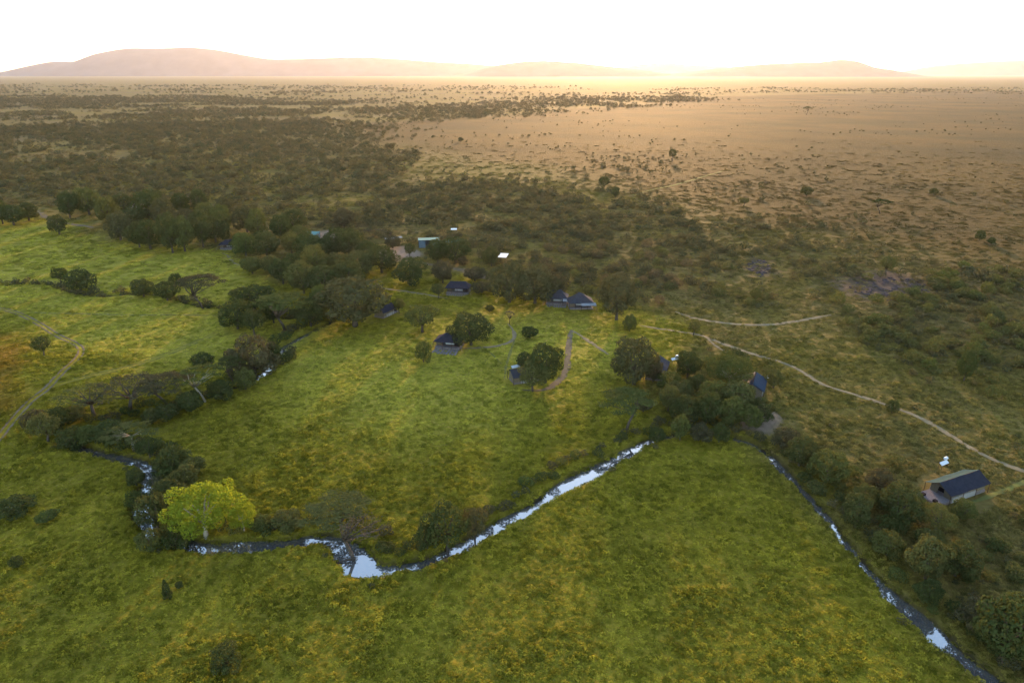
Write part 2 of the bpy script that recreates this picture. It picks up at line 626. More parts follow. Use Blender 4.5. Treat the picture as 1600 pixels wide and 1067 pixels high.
hill('hill', [(-10, 120), (25, 110), (60, 101), (90, 95), (122, 98), (150, 84), (200, 75), (240, 76), (300, 74), (340, 78), (380, 86), (420, 93), (480, 92),
              (560, 89), (620, 92), (680, 97), (740, 100), (800, 106), (900, 120)], 20000, 1500, 'long flat-topped hill ridge on the left horizon', 21)
hill('hill', [(690, 124), (730, 115), (770, 103), (810, 97), (850, 95), (900, 98), (960, 105), (1020, 111), (1090, 122)], 17000, 1300, 'low rounded hill under the sunrise glow', 23)
hill('hill', [(1010, 124), (1060, 114), (1140, 105), (1200, 100), (1250, 98), (1288, 97), (1312, 93), (1335, 95), (1360, 105), (1390, 109), (1425, 119), (1480, 125)],
     16500, 1200, 'hill with a small knob summit right of the glow', 25)
hill('hill', [(1380, 122), (1420, 111), (1460, 103), (1520, 98), (1600, 94), (1700, 88), (1820, 84), (2000, 110)], 24000, 1500, 'faint broad hill at the right edge of the horizon', 27)
hill('hill', [(930, 118), (990, 102), (1040, 98), (1075, 102), (1130, 104), (1220, 116)], 25000, 1400, 'faint distant hill behind the glowing saddle', 29)

# air: one closed box of thin haze round everything
hb = MB().box(-34000, 34000, -3500, 34000, -25, 1120)
mh, nth, oh = nmat('haze_air')
pv = N(nth, 'ShaderNodeVolumePrincipled')
pv.inputs['Color'].default_value = (0.92, 0.88, 0.95, 1)
pv.inputs['Density'].default_value = HAZE_DENSITY
pv.inputs['Density Attribute'].default_value = ''
pv.inputs['Anisotropy'].default_value = HAZE_G
nth.links.new(pv.outputs[0], oh.inputs['Volume'])
mh.cycles.homogeneous_volume = True
tag(hb.build('haze', mh), 'thin warm morning haze', kind='stuff')
# ------------------------------------------------------------------ paths and tracks
def strip(name, pts_px, width, mat, label, lift=0.10, ragged=0.35, twin=None):
    pts = catmull([G0(a, b) for a, b in pts_px], 1.6)
    tracks = [0.0] if not twin else [-twin, twin]
    v, f = [], []
    for off in tracks:
        base = len(v)
        for i in range(len(pts)):
            d = pts[min(i + 1, len(pts) - 1)] - pts[max(i - 1, 0)]
            d = d / (np.linalg.norm(d) + 1e-9)
            nrm = np.array([-d[1], d[0]])
            w = width * min(1, .25 + min(i, len(pts) - 1 - i) * .16) * (1 + ragged * (noise2(pts[i][0], pts[i][1], 2.3, 9 + off) - .5) * 2) * .5
            for s in (-1, 0, 1):
                p = pts[i] + nrm * (off + s * w)
                v.append((p[0], p[1], (lift if s == 0 else lift - 0.05)))
        for i in range(len(pts) - 1):
            for k in (0, 1):
                a = base + 3 * i + k
                f.append((a, a + 1, a + 4, a + 3))
    v = np.array(v)
    v[:, 2] += height(v[:, 0], v[:, 1])
    o = link(name, mesh_np(name, v, f, M[mat], True))
    PATHS.append((pts, width * .5 + (twin or 0)))
    return tag(o, label, kind='structure')


PATHS = []
strip('path', [(1000, 508), (1040, 515), (1085, 522), (1102, 527), (1135, 540), (1180, 555), (1225, 568), (1255, 582), (1285, 600), (1340, 617), (1400, 636), (1440, 652),
               (1480, 675), (1520, 700), (1565, 722), (1610, 738), (1680, 760)], 1.5, 'path', 'long pale footpath crossing the slope to the far right')
strip('path', [(1500, 788), (1530, 780), (1570, 765), (1610, 748), (1660, 730)], 1.3, 'faint', 'trodden spur path to the tent on the right')
strip('track', [(1055, 486), (1080, 495), (1120, 503), (1170, 508), (1215, 507), (1260, 500), (1300, 493)], 1.8, 'path', 'curving pale track on the right slope')
strip('path', [(893, 516), (890, 530), (887, 560), (886, 575), (876, 592), (858, 606), (838, 610), (815, 608)], 2.1, 'track', 'wide brown path curling round the twin trees')
strip('path', [(893, 516), (905, 524), (925, 537), (952, 556)], 1.5, 'path', 'straight path from the lawn to the riverside wood')
strip('path', [(1102, 527), (1112, 536), (1125, 546), (1136, 553)], 1.3, 'path', 'short branch path leading into the riverside wood')
strip('path', [(708, 544), (740, 544), (775, 541), (798, 534), (804, 525), (800, 514), (793, 507)], 1.3, 'path', 'looping path from the lawn to the middle tent')
strip('path', [(804, 532), (798, 548), (791, 570), (788, 590)], 0.9, 'faint', 'faint trodden trail running down from the path loop')
strip('path', [(760, 546), (770, 554), (784, 568)], 0.8, 'faint', 'faint short cut trail across the loop')
strip('path', [(570, 442), (600, 450), (640, 456), (680, 463), (700, 467)], 1.5, 'path', 'path from the wood to the upper tent')
strip('track', [(482, 362), (520, 373), (560, 383), (600, 396), (640, 408), (700, 418), (760, 430), (830, 448)], 3.0, 'track', 'dirt service road behind the camp')
strip('track', [(60, 330), (72, 340), (90, 347), (130, 353), (150, 356)], 3.0, 'track', 'dirt track at the upper edge of the left meadow')
strip('track', [(985, 307), (1020, 297), (1060, 288), (1095, 278), (1130, 268)], 2.2, 'faint', 'pale track climbing onto the dry plain')
strip('track', [(-30, 715), (0, 683), (20, 660), (50, 632), (75, 615), (100, 590), (122, 568), (128, 552), (118, 540), (90, 525), (60, 505), (25, 488), (-20, 478)], 0.55, 'track',
      'two-wheel dirt track on the left mound', twin=0.75)
strip('track', [(75, 615), (110, 602), (160, 588), (215, 572), (280, 547), (340, 522)], 0.5, 'faint', 'faint wheel track across the left meadow', twin=0.8)
strip('path', [(30, 487), (100, 489), (180, 491), (260, 492), (345, 494)], 0.9, 'faint', 'faint straight trail along the left meadow')
strip('path', [(345, 395), (356, 400), (362, 408), (372, 414), (400, 422)], 1.2, 'path', 'short path beside the tent in the left wood')


def path_clear(x, y):
    d = np.full(x.shape, 99.0)
    for pts, w in PATHS:
        lo, hi = pts.min(0) - 6, pts.max(0) + 6
        m = (x > lo[0]) & (x < hi[0]) & (y > lo[1]) & (y < hi[1])
        if m.any():
            d[m] = np.minimum(d[m], polyline_dist(x[m], y[m], pts[::2] if len(pts) > 8 else pts) - w)
    return d


# ------------------------------------------------------------------ plant meshes
def leaf_cloud(lobes, n, size, seed, up=0.0, cull=0.55, spread=0.22, rnd=0.75, lift=0.0):
    r = np.random.default_rng(seed)
    L = np.array(lobes, float)
    area = (L[:, 3] * L[:, 4] + L[:, 3] * L[:, 5] + L[:, 4] * L[:, 5]) ** 1.0
    idx = r.choice(len(L), n * 2, p=area / area.sum())
    d = r.normal(size=(n * 2, 3))
    d[:, 2] += up
    d /= np.linalg.norm(d, axis=1)[:, None]
    pos = L[idx, :3] + L[idx, 3:6] * d * (1 + (r.random((n * 2, 1)) - .65) * spread * 2)
    keep = np.ones(n * 2, bool)
    for k in range(len(L)):
        q = (((pos - L[k, :3]) / L[k, 3:6]) ** 2).sum(1)
        keep &= ~((q < cull) & (idx != k))
    keep &= pos[:, 2] > 0.01
    pos, d = pos[keep][:n], d[keep][:n]
    n = len(pos)
    nrm = d / L[idx[keep][:n], 3:6] * L[idx[keep][:n], 3:4] + r.normal(size=(n, 3)) * rnd
    nrm[:, 2] += lift
    nrm /= np.linalg.norm(nrm, axis=1)[:, None]
    t = np.cross(nrm, r.normal(size=(n, 3)))
    t /= np.linalg.norm(t, axis=1)[:, None] + 1e-9
    b = np.cross(nrm, t)
    s = size * (0.55 + 0.8 * r.random((n, 1)))
    a = 0.55 + 0.45 * r.random((n, 1))
    v = np.stack([pos - t * s * .5 - b * s * a * .25, pos + t * s * .1 - b * s * a * .5, pos + t * s * .5 + b * s * a * .2, pos - t * s * .1 + b * s * a * .5], 1).reshape(-1, 3)
    return v, np.arange(4 * n).reshape(n, 4)


def round_lobes(seed, n=30, rxy=.36, z0=.30, z1=.82, lr=(.11, .19), skew=0.0):
    r = np.random.default_rng(seed)
    out = [(0, 0, .5 * (z0 + z1), rxy * .8, rxy * .8, (z1 - z0) * .62)]
    for i in range(n):
        t = (i + .5) / n
        ph = i * 2.39996 + r.random() * .8
        cz = 1 - 1.75 * t
        rad = math.sqrt(max(0, 1 - cz * cz)) * rxy * (0.68 + .55 * r.random())
        zc = .5 * (z0 + z1) + cz * (z1 - z0) * .5 * (0.72 + .5 * r.random())
        q = lr[0] + (lr[1] - lr[0]) * r.random()
        out.append((rad * math.cos(ph) * (1 + skew), rad * math.sin(ph), max(zc, q * .7), q, q, q * (.75 + .35 * r.random())))
    return out


def umbrella_lobes(seed, n=34, top=.93, dome=.16, rz=.030, rr=(.07, .12)):
    r = np.random.default_rng(seed)
    out = []
    for i in range(n):
        t = (i + .5) / n
        ph = i * 2.39996 + r.random() * .5
        rad = math.sqrt(t) * .44 * (.88 + .24 * r.random())
        q = rr[0] + (rr[1] - rr[0]) * r.random()
        out.append((rad * math.cos(ph), rad * math.sin(ph), top - dome * (rad / .44) ** 2 - .05 * r.random(), q, q, rz * (0.8 + .6 * r.random())))
    return out


def trunk_mesh(name, lobes, seed, fork=.28, r0=.035, nl=7, lean=(0, 0), mat='bark', twigs=0, reach=.8):
    r = random.Random(seed)
    m = MB()
    fx_, fy_ = lean[0] * fork, lean[1] * fork
    m.tube([(0, 0, -.05), (fx_ * .3, fy_ * .3, fork * .4), (fx_, fy_, fork)], [r0 * 1.35, r0, r0 * .8])
    ch = lobes[1:] if len(lobes) > nl + 1 else lobes
    ch = r.sample(ch, min(nl, len(ch)))
    for c in ch:
        e = Vector((c[0] * reach + fx_ * .2, c[1] * reach + fy_ * .2, c[2] * .96))
        s = Vector((fx_, fy_, fork * .92))
        mid = s.lerp(e, .5) + Vector((r.uniform(-.03, .03), r.uniform(-.03, .03), r.uniform(-.02, .05)))
        m.tube([s, mid, e], [r0 * .6, r0 * .4, r0 * .15], 5)
        for _ in range(twigs):
            q = s.lerp(e, r.uniform(.5, 1))
            m.tube([q, q + Vector((r.uniform(-.14, .14), r.uniform(-.14, .14), r.uniform(.02, .12)))], [r0 * .18, r0 * .05], 4)
    return mesh_np(name, m.v, m.f, M[mat], True)


def crown_mesh(name, lobes, n, size, seed, **kw):
    v, f = leaf_cloud(lobes, n, size, seed, **kw)
    return mesh_np(name, v, f, M['dark'])


PROTO = {}
for k in range(4):
    lb = round_lobes(100 + k, 26, .36, .22, .84, (.09, .20), (.15, -.15, .0, .25)[k])
    PROTO['round%d' % k] = (crown_mesh('crown', lb, 4300, .046, 200 + k, rnd=.38, spread=.16, cull=.7), trunk_mesh('trunk', lb, k))
for k in range(2):
    lb = round_lobes(130 + k, 24, .37, .42, .86, (.10, .17))
    PROTO['open%d' % k] = (crown_mesh('crown', lb, 3400, .040, 230 + k, rnd=.45, spread=.18, cull=.7), trunk_mesh('trunk', lb, 30 + k, .3, .035, 9, (.2, -.1)))
for k in range(2):
    lb = umbrella_lobes(140 + k)
    PROTO['umbrella%d' % k] = (crown_mesh('crown', lb, 4200, .030, 240 + k, up=.5, cull=.0, spread=.4), trunk_mesh('trunk', lb, 40 + k, .45, .022, 11, (.35, .1), 'bark'))
lb = umbrella_lobes(150, 26, .95, .22, .02, (.05, .09))
PROTO['pale_umbrella'] = (crown_mesh('crown', lb, 2600, .028, 250, up=.4, cull=.0, spread=.6), trunk_mesh('trunk', lb, 50, .4, .020, 10, (.5, -.2), 'palebark'))
PROTO['sparse_umbrella'] = (crown_mesh('crown', lb, 1900, .026, 251, up=.2, cull=.0, spread=.9), trunk_mesh('trunk', lb, 51, .42, .022, 14, (.1, 0), 'bark', 3))
lb = round_lobes(160, 40, .37, .30, .86, (.07, .16), .15)
PROTO['broccoli'] = (crown_mesh('crown', lb, 9000, .030, 260, rnd=.55, spread=.12), trunk_mesh('trunk', lb, 60, .3, .030, 9, (0, 0), 'palebark'))
lb = [(0, 0, .5, .26, .26, .36)] + [(0.30 * (1 - t) * math.cos(i * 2.4), .30 * (1 - t) * math.sin(i * 2.4), .12 + .8 * t, .15 - .07 * t, .15 - .07 * t, .12)
                                   for i, t in enumerate(np.linspace(0, 1, 22))]
PROTO['cone'] = (crown_mesh('crown', lb, 3600, .045, 270), trunk_mesh('trunk', lb, 70, .25, .03, 5))
lb = [(-.05, 0, .9, .3, .28, .06)]
lb = [(.16 + .34 * math.cos(i * 2.4) * math.sqrt(i / 22), .3 * math.sin(i * 2.4) * math.sqrt(i / 22), .86 - .12 * (i / 22), .09, .09, .035) for i in range(22)]
PROTO['bare_leaning'] = (crown_mesh('crown', lb, 420, .020, 280, cull=0, spread=1.2), trunk_mesh('trunk', lb, 80, .5, .026, 14, (-.28, .05), 'bark', 6, 1.0))
BUSH = []
for k in range(4):
    lb = round_lobes(300 + k, 12, .33, .12, .70, (.15, .24))
    v, f = leaf_cloud(lb, 640, .085, 320 + k, rnd=.42, spread=.16, cull=.7)
    BUSH.append(mesh_np('bush', v, f, M['dark']))
FARBUSH = []
for k in range(3):
    lb = round_lobes(340 + k, 6, .30, .14, .70, (.2, .28))
    v, f = leaf_cloud(lb, 130, .17, 350 + k, rnd=.45, spread=.16)
    FARBUSH.append(mesh_np('far_bush', v, f, M['bushfar']))


def set_mat(o, mat):
    if o.data.materials and o.data.materials[0] is M[mat]:
        return
    o.material_slots[0].link = 'OBJECT'
    o.material_slots[0].material = M[mat]


def tree(px, py, wpx, hpx, proto, mat, label, name='tree', group=None, rz=None, cat='tree', bark=None):
    x, y, z = G(px, py)
    k = mpp(y)
    root = link(name, None, None, (x, y, z - .05), random.uniform(0, 6.28) if rz is None else rz, (wpx * k, wpx * k, hpx * k))
    hpx *= random.uniform(1.0, 1.28)
    root.scale[2] = hpx * k
    cm, tm = PROTO[proto]
    set_mat(link('crown', cm, root), mat)
    t = link('trunk', tm, root)
    if bark:
        set_mat(t, bark)
    TREES.append((x, y, wpx * k * .4))
    return tag(root, label, cat, group)


TREES = []
rp = lambda: 'round%d' % random.randrange(4)

# --- trees that stand apart, each known by its look and place
tree(93, 366, 28, 30, 'round0', 'dark', 'dark round tree standing alone at the top of the left meadow')
tree(22, 352, 42, 32, 'round1', 'dark', 'dark round tree at the far left edge of the upper meadow')
tree(46, 345, 36, 26, 'round2', 'dark', 'dark spreading tree just right of the leftmost meadow tree')
tree(5, 350, 30, 34, 'round3', 'dark', 'dark tree cut by the left picture edge above the meadow')
tree(69, 556, 30, 30, 'open0', 'dark', 'small dark tree alone on the golden mound at left')
tree(96, 448, 26, 28, 'open1', 'dark', 'small upright tree on the ditch crossing the left meadow')
tree(128, 460, 46, 30, 'round3', 'dark', 'wide dark bushy tree on the ditch in the left meadow')
tree(225, 464, 36, 28, 'round2', 'dark', 'bushy dark tree midway along the meadow ditch')
tree(262, 470, 40, 26, 'round1', 'dark', 'low dark tree at the right end of the meadow ditch')
tree(276, 448, 20, 20, 'round0', 'dark', 'little round tree behind the flat acacia on the ditch')
tree(318, 482, 74, 44, 'umbrella0', 'brown', 'leaning flat-topped acacia with brown crown on the meadow ditch', 'umbrella_acacia', rz=R(200))
tree(555, 510, 112, 78, 'round1', 'fig', 'huge brownish fig tree beside the gabled tent', rz=0.5)
tree(660, 519, 58, 42, 'open0', 'mid', 'spreading round tree between fig and middle tent')
tree(736, 539, 68, 52, 'round0', 'dark', 'large dark round tree overhanging the middle tent')
tree(662, 566, 27, 30, 'round3', 'mid', 'small dense dark green tree below the middle tent')
tree(796, 474, 66, 58, 'round2', 'fig', 'left one of the massive trees beside the lodge')
tree(836, 474, 68, 56, 'round0', 'fig', 'middle one of the massive trees beside the lodge')
tree(864, 466, 42, 44, 'round3', 'brown', 'brownish tree touching the lodge roofs on their left')
tree(963, 500, 62, 70, 'round1', 'fig', 'tall dark tree right of the lodge')
tree(983, 518, 22, 26, 'round0', 'mid', 'small tree at the foot of the tall lodge tree')
tree(852, 599, 62, 58, 'round1', 'dark', 'large dark tree inside the brown path curl')
tree(820, 578, 30, 28, 'round2', 'dark', 'small dark tree behind the white panel at the path curl')
tree(832, 611, 54, 40, 'open1', 'olive', 'open olive tree with bare lower branches at the path curl')
tree(641, 446, 50, 40, 'round3', 'dark', 'grey-green tree clump left of the upper tent')
tree(692, 443, 36, 30, 'round2', 'brown', 'dark tree behind the left end of the upper tent')
tree(742, 440, 36, 22, 'round1', 'brown', 'low tree behind the right end of the upper tent')
tree(685, 466, 24, 24, 'open0', 'olive', 'little thin tree in front of the upper tent')
tree(753, 458, 34, 16, 'round0', 'brown', 'low spreading shrub tree right of the upper tent')
tree(712, 410, 50, 36, 'round2', 'dark', 'broad dark tree in front of the teal shed')
tree(684, 412, 34, 34, 'round1', 'dark', 'round tree left of the broad one before the shed')
tree(614, 388, 26, 18, 'round0', 'brown', 'small round tree under the long pale roof')
tree(768, 416, 26, 30, 'round3', 'dark', 'upright dark tree left of the white flat roof')
tree(641, 404, 18, 22, 'open1', 'dark', 'small tree on the bare service yard')
tree(460, 362, 38, 34, 'round0', 'dark', 'dark round tree beside the teal roof corner')
tree(538, 358, 34, 26, 'round2', 'brown', 'wide dark tree behind the brush enclosure')
tree(624, 490, 20, 22, 'open0', 'olive', 'thin small tree right of the gabled tent')
tree(828, 528, 28, 16, 'round2', 'dark', 'low round dark bush tree on the open green')
tree(765, 488, 14, 10, 'round1', 'dark', 'tiny dark shrub on the lawn below the lodge')
tree(796, 507, 18, 22, 'sparse_umbrella', 'grey', 'thin bare sapling at the top of the path loop')
tree(1375, 334, 32, 20, 'umbrella1', 'dark', 'dark umbrella acacia standing on the dry plain', 'umbrella_acacia')
tree(1260, 180, 14, 12, 'umbrella0', 'dark', 'lone flat acacia far out near the horizon', 'umbrella_acacia')
tree(1260, 306, 20, 14, 'round0', 'dark', 'small dark tree on the plain above the track end')
tree(1050, 252, 14, 16, 'open0', 'dark', 'forked lone tree in the middle of the dry plain')
tree(944, 293, 18, 16, 'round2', 'dark', 'dark round tree at the foot of the plain track')
tree(962, 309, 16, 14, 'round1', 'dark', 'smaller dark tree beside the plain track start')
tree(1162, 322, 16, 12, 'open1', 'olive', 'small grey-brown tree below the lone plain tree')
tree(1458, 306, 12, 10, 'round3', 'dark', 'small dark tree on the plain near the right side')
tree(1530, 376, 14, 14, 'round0', 'dark', 'dark small tree on the plain at right', ) 
tree(1548, 382, 14, 10, 'round2', 'dark', 'low dark tree beside the small right plain tree')
tree(1384, 430, 26, 26, 'open0', 'olive', 'bushy tree on the rim of the purple rock patch')
tree(720, 222, 10, 7, 'round2', 'dark', 'tiny dark tree on the plain left of the glow')
tree(1180, 470, 16, 20, 'round1', 'olive', 'slim tree near the curving slope track')
tree(1506, 595, 30, 46, 'round1', 'dark', 'tall dark green tree at the lower edge of the right thicket')
tree(1393, 645, 20, 22, 'round0', 'dark', 'small dark tree beside the long pale footpath')
tree(1083, 524, 20, 22, 'open1', 'olive', 'small tree at the fork of the pale footpaths')
tree(355, 1049, 46, 48, 'round3', 'dark', 'dark upright round shrub in the lower left foreground', 'shrub', cat='shrub')
tree(262, 934, 20, 30, 'cone', 'dark', 'slim dark sapling in the left foreground grass', 'shrub', cat='shrub')
tree(281, 918, 14, 10, 'round1', 'dark', 'tiny dark bush beside the slim foreground sapling', 'shrub', cat='shrub')
tree(28, 887, 22, 22, 'round2', 'dark', 'dark bush near the lower left picture edge', 'shrub', cat='shrub')
tree(28, 802, 60, 22, 'round3', 'dark', 'wide low dark shrub on the left edge below the mound', 'shrub', cat='shrub')
tree(74, 814, 34, 14, 'round1', 'mid', 'low shrub right of the wide left edge shrub', 'shrub', cat='shrub')
# --- the western river bend
tree(325, 851, 108, 84, 'broccoli', 'yellow', 'bright yellow-green tree with pale trunk by the river', rz=1.0)
tree(384, 844, 46, 44, 'broccoli', 'yellow', 'small yellow-green tree leaning on the right of the bright one', rz=2.0)
tree(246, 838, 62, 66, 'open1', 'dark', 'dark see-through tree left of the yellow-green tree')
tree(275, 858, 50, 50, 'round0', 'dark', 'dark shrubby tree at the foot of the yellow-green tree')
tree(262, 790, 54, 44, 'round3', 'dark', 'dark bushy tree above the yellow-green tree at the water')
tree(292, 762, 46, 40, 'round2', 'olive', 'olive bush tree right of the water glint')
tree(214, 760, 34, 30, 'round1', 'dark', 'dark bank tree left of the water glint')
tree(556, 882, 110, 92, 'bare_leaning', 'grey', 'leaning nearly leafless tree growing out of the pond', 'bare_tree', rz=0.0)
tree(700, 866, 76, 92, 'open1', 'dark', 'tall dark brown-green tree on the river bank right of the pond')
tree(742, 850, 46, 58, 'open0', 'fig', 'smaller olive-brown tree touching the tall one right of the pond')
tree(668, 858, 40, 44, 'round0', 'dark', 'dark bushy tree left of the tall bank tree')
tree(118, 705, 46, 40, 'round0', 'dark', 'dark round tree on the far left river bend')
tree(75, 690, 50, 40, 'open0', 'olive', 'olive shrubby tree beside the two-wheel track', 'tree')
tree(60, 668, 40, 28, 'round3', 'brown', 'brown bush tree above the olive one at the track')
tree(120, 655, 40, 22, 'round1', 'olive', 'low olive tree left of the wide sparse acacias')
tree(205, 650, 130, 52, 'sparse_umbrella', 'brown', 'very wide sparse brown acacia above the left river bend', 'umbrella_acacia', rz=.4)
tree(150, 662, 110, 46, 'sparse_umbrella', 'olive', 'wide ragged acacia lowest in the left acacia group', 'umbrella_acacia', rz=2.2)
tree(262, 632, 90, 46, 'umbrella1', 'brown', 'dense brown acacia right of the very wide one', 'umbrella_acacia', rz=3.2)
tree(322, 628, 78, 52, 'pale_umbrella', 'mid', 'green umbrella acacia with slanting pale trunk', 'umbrella_acacia', rz=3.3)
tree(212, 716, 90, 40, 'pale_umbrella', 'olive', 'half fallen acacia with pale branches over the stream', 'umbrella_acacia', rz=2.5)
tree(400, 592, 72, 62, 'round3', 'brown', 'big brownish tree on the upper stream bank')
tree(366, 600, 44, 46, 'umbrella0', 'dark', 'dark acacia between the big stream tree and pale-trunked one', 'umbrella_acacia')
tree(318, 574, 40, 24, 'round2', 'dark', 'dark bushy tree behind the pale-trunked acacia')
tree(430, 572, 34, 30, 'round1', 'dark', 'dark tree right of the big stream bank tree')
tree(238, 664, 30, 24, 'round2', 'dark', 'small dark bush tree under the brown acacias')
tree(265, 655, 40, 24, 'round0', 'dark', 'dark low tree at the foot of the dense brown acacia')
tree(140, 690, 34, 24, 'round3', 'mid', 'green bushy tree between left bend and acacias')
for a, b, w, h, p, m_, lb_ in [
        (300, 644, 44, 30, 'round1', 'dark', 'dark thicket tree under the pale slanting trunk'),
        (346, 624, 40, 30, 'round3', 'dark', 'dark tree just right of the pale slanting trunk'),
        (384, 608, 36, 28, 'round0', 'mid', 'green tree at the foot of the big stream bank tree'),
        (174, 704, 58, 28, 'round2', 'dark', 'low wide dark tree where the stream leaves the left bend'),
        (236, 716, 44, 30, 'open0', 'dark', 'dark twiggy tree under the half fallen acacia'),
        (272, 738, 50, 40, 'round3', 'dark', 'dark tree right above the water glint'),
        (302, 742, 44, 30, 'round1', 'olive', 'olive tree on the meadow side of the water glint'),
        (216, 806, 34, 44, 'open1', 'dark', 'thin dark tree on the outer side of the river loop'),
        (238, 860, 40, 34, 'round2', 'mid', 'dull green shrub tree at the bottom of the river loop'),
        (92, 672, 46, 34, 'round1', 'dark', 'dark tree right of the two-wheel track at the bend'),
        (450, 838, 50, 24, 'round0', 'olive', 'low olive shrub tree on the bank left of the pond'),
        (530, 816, 112, 30, 'umbrella1', 'olive', 'broad grey-green spreading acacia above the pond'),
        (410, 838, 36, 24, 'round2', 'mid', 'green shrub tree right of the small yellow-green tree')]:
    tree(a, b, w, h, p, m_, lb_)
# --- thick trees between meadow and fig
tree(398, 482, 70, 36, 'round2', 'dark', 'broad dark tree nearest the ditch end')
tree(372, 514, 52, 38, 'round0', 'dark', 'dark round tree with visible stems at the meadow corner')
tree(398, 524, 40, 38, 'open1', 'dark', 'dark tree right of the stemmed meadow corner tree')
tree(446, 516, 92, 50, 'umbrella1', 'mid', 'bright green flat-topped acacia in front of the fig', 'umbrella_acacia')
tree(486, 512, 46, 42, 'round3', 'dark', 'dark round tree between flat green acacia and fig')
tree(505, 505, 40, 44, 'round1', 'mid', 'dull green tree pressed against the left of the fig')
tree(428, 505, 34, 34, 'round3', 'dark', 'dark tree behind the bright flat-topped acacia')
# --- riverside wood on the right
tree(990, 602, 72, 68, 'round0', 'fig', 'big dark ragged tree left of the grey tent roof')
tree(1020, 596, 34, 34, 'round2', 'brown', 'smaller brown tree just below the grey tent roof')
tree(1074, 590, 44, 40, 'round2', 'dark', 'dark tree between the grey roof and the blue roof')
tree(1138, 606, 72, 46, 'broccoli', 'mid', 'dome-shaped green tree left of the blue striped roof')
tree(1146, 572, 46, 26, 'round0', 'dark', 'dark flat tree behind the dome-shaped green tree')
tree(1208, 606, 30, 30, 'round1', 'olive', 'olive tree right of the blue striped roof')
tree(978, 672, 92, 54, 'umbrella0', 'mid', 'green umbrella tree at the river elbow', 'umbrella_acacia', rz=.2)
tree(1188, 655, 50, 34, 'round3', 'dark', 'dark tree at the bare bank below the blue roof')
tree(1150, 645, 60, 42, 'round1', 'olive', 'olive tree below the dome-shaped green tree')
tree(1112, 640, 56, 44, 'round2', 'mid', 'green round tree in the middle of the riverside wood')
tree(1062, 628, 48, 36, 'open1', 'olive', 'loose olive tree at the upper left of the riverside wood')
ORD = ['first', 'second', 'third', 'fourth', 'fifth', 'sixth', 'seventh', 'eighth', 'ninth', 'tenth', 'eleventh', 'twelfth']


def wood(spots, cuts, rows, fmt, group, mats, k=1.0):
    """trees of a wood, named row by row from the left"""
    for i, rw in enumerate(rows):
        lo, hi = cuts[i], cuts[i + 1]
        for j, (a, b, w, h) in enumerate(sorted(q for q in spots if lo <= q[1] < hi)):
            tree(a + random.uniform(-5, 5), b + random.uniform(-3, 3), w * k * random.uniform(.75, 1.1), h * k * random.uniform(.8, 1.35), rp(), random.choice(mats), fmt % (ORD[j], rw), group=group)


wood([(1040, 645, 40, 34), (1075, 660, 48, 40), (1105, 676, 54, 46), (1140, 678, 44, 40), (1060, 686, 40, 34), (1088, 690, 38, 30), (1028, 690, 34, 26),
                   (1125, 690, 36, 28), (1165, 672, 36, 30), (1010, 640, 30, 20), (1050, 612, 34, 28), (1095, 612, 36, 30)], [0, 650, 680, 999], ['back', 'middle', 'front'], '%s bushy tree from the left in the %s row of the riverside wood',
     'trees of the riverside wood', ['dark', 'mid', 'olive', 'brown'])
# --- woods behind the meadow and behind the camp
wood([(186, 378, 40, 34), (214, 386, 44, 42), (240, 392, 46, 46), (266, 393, 46, 46), (292, 392, 46, 46), (314, 388, 42, 46), (336, 378, 40, 36), (170, 350, 34, 26),
                   (112, 338, 40, 28), (136, 338, 38, 26), (204, 358, 38, 30), (232, 354, 40, 32), (262, 360, 42, 34), (292, 362, 42, 34), (250, 334, 38, 28), (288, 336, 40, 32),
                   (322, 356, 40, 32), (352, 364, 42, 32), (382, 366, 40, 30), (356, 346, 36, 26), (408, 376, 40, 32), (160, 330, 34, 24), (200, 336, 36, 26), (315, 332, 34, 24)], [0, 345, 370, 999], ['back', 'middle', 'front'], '%s round tree from the left in the %s row above the left meadow',
     'trees of the left wood', ['dark', 'dark', 'dark', 'mid', 'fig'], 1.06)
wood([(384, 402, 38, 32), (372, 392, 34, 32), (392, 428, 38, 26), (420, 402, 44, 36), (452, 398, 44, 36), (484, 412, 44, 36), (470, 384, 40, 30), (440, 374, 38, 30), (505, 406, 44, 34),
                   (522, 398, 44, 34), (548, 404, 46, 34), (575, 410, 42, 32), (600, 426, 46, 32), (566, 430, 48, 36), (440, 446, 36, 30), (476, 458, 56, 44), (512, 462, 56, 46), (546, 454, 54, 44),
                   (492, 432, 46, 36), (532, 428, 46, 34), (462, 434, 40, 34), (425, 425, 40, 30), (410, 386, 34, 26)], [0, 400, 420, 440, 999], ['back', 'second', 'third', 'front'], '%s rounded tree from the left in the %s row below the service road',
     'trees of the middle wood', ['dark', 'dark', 'mid', 'olive'], 1.05)
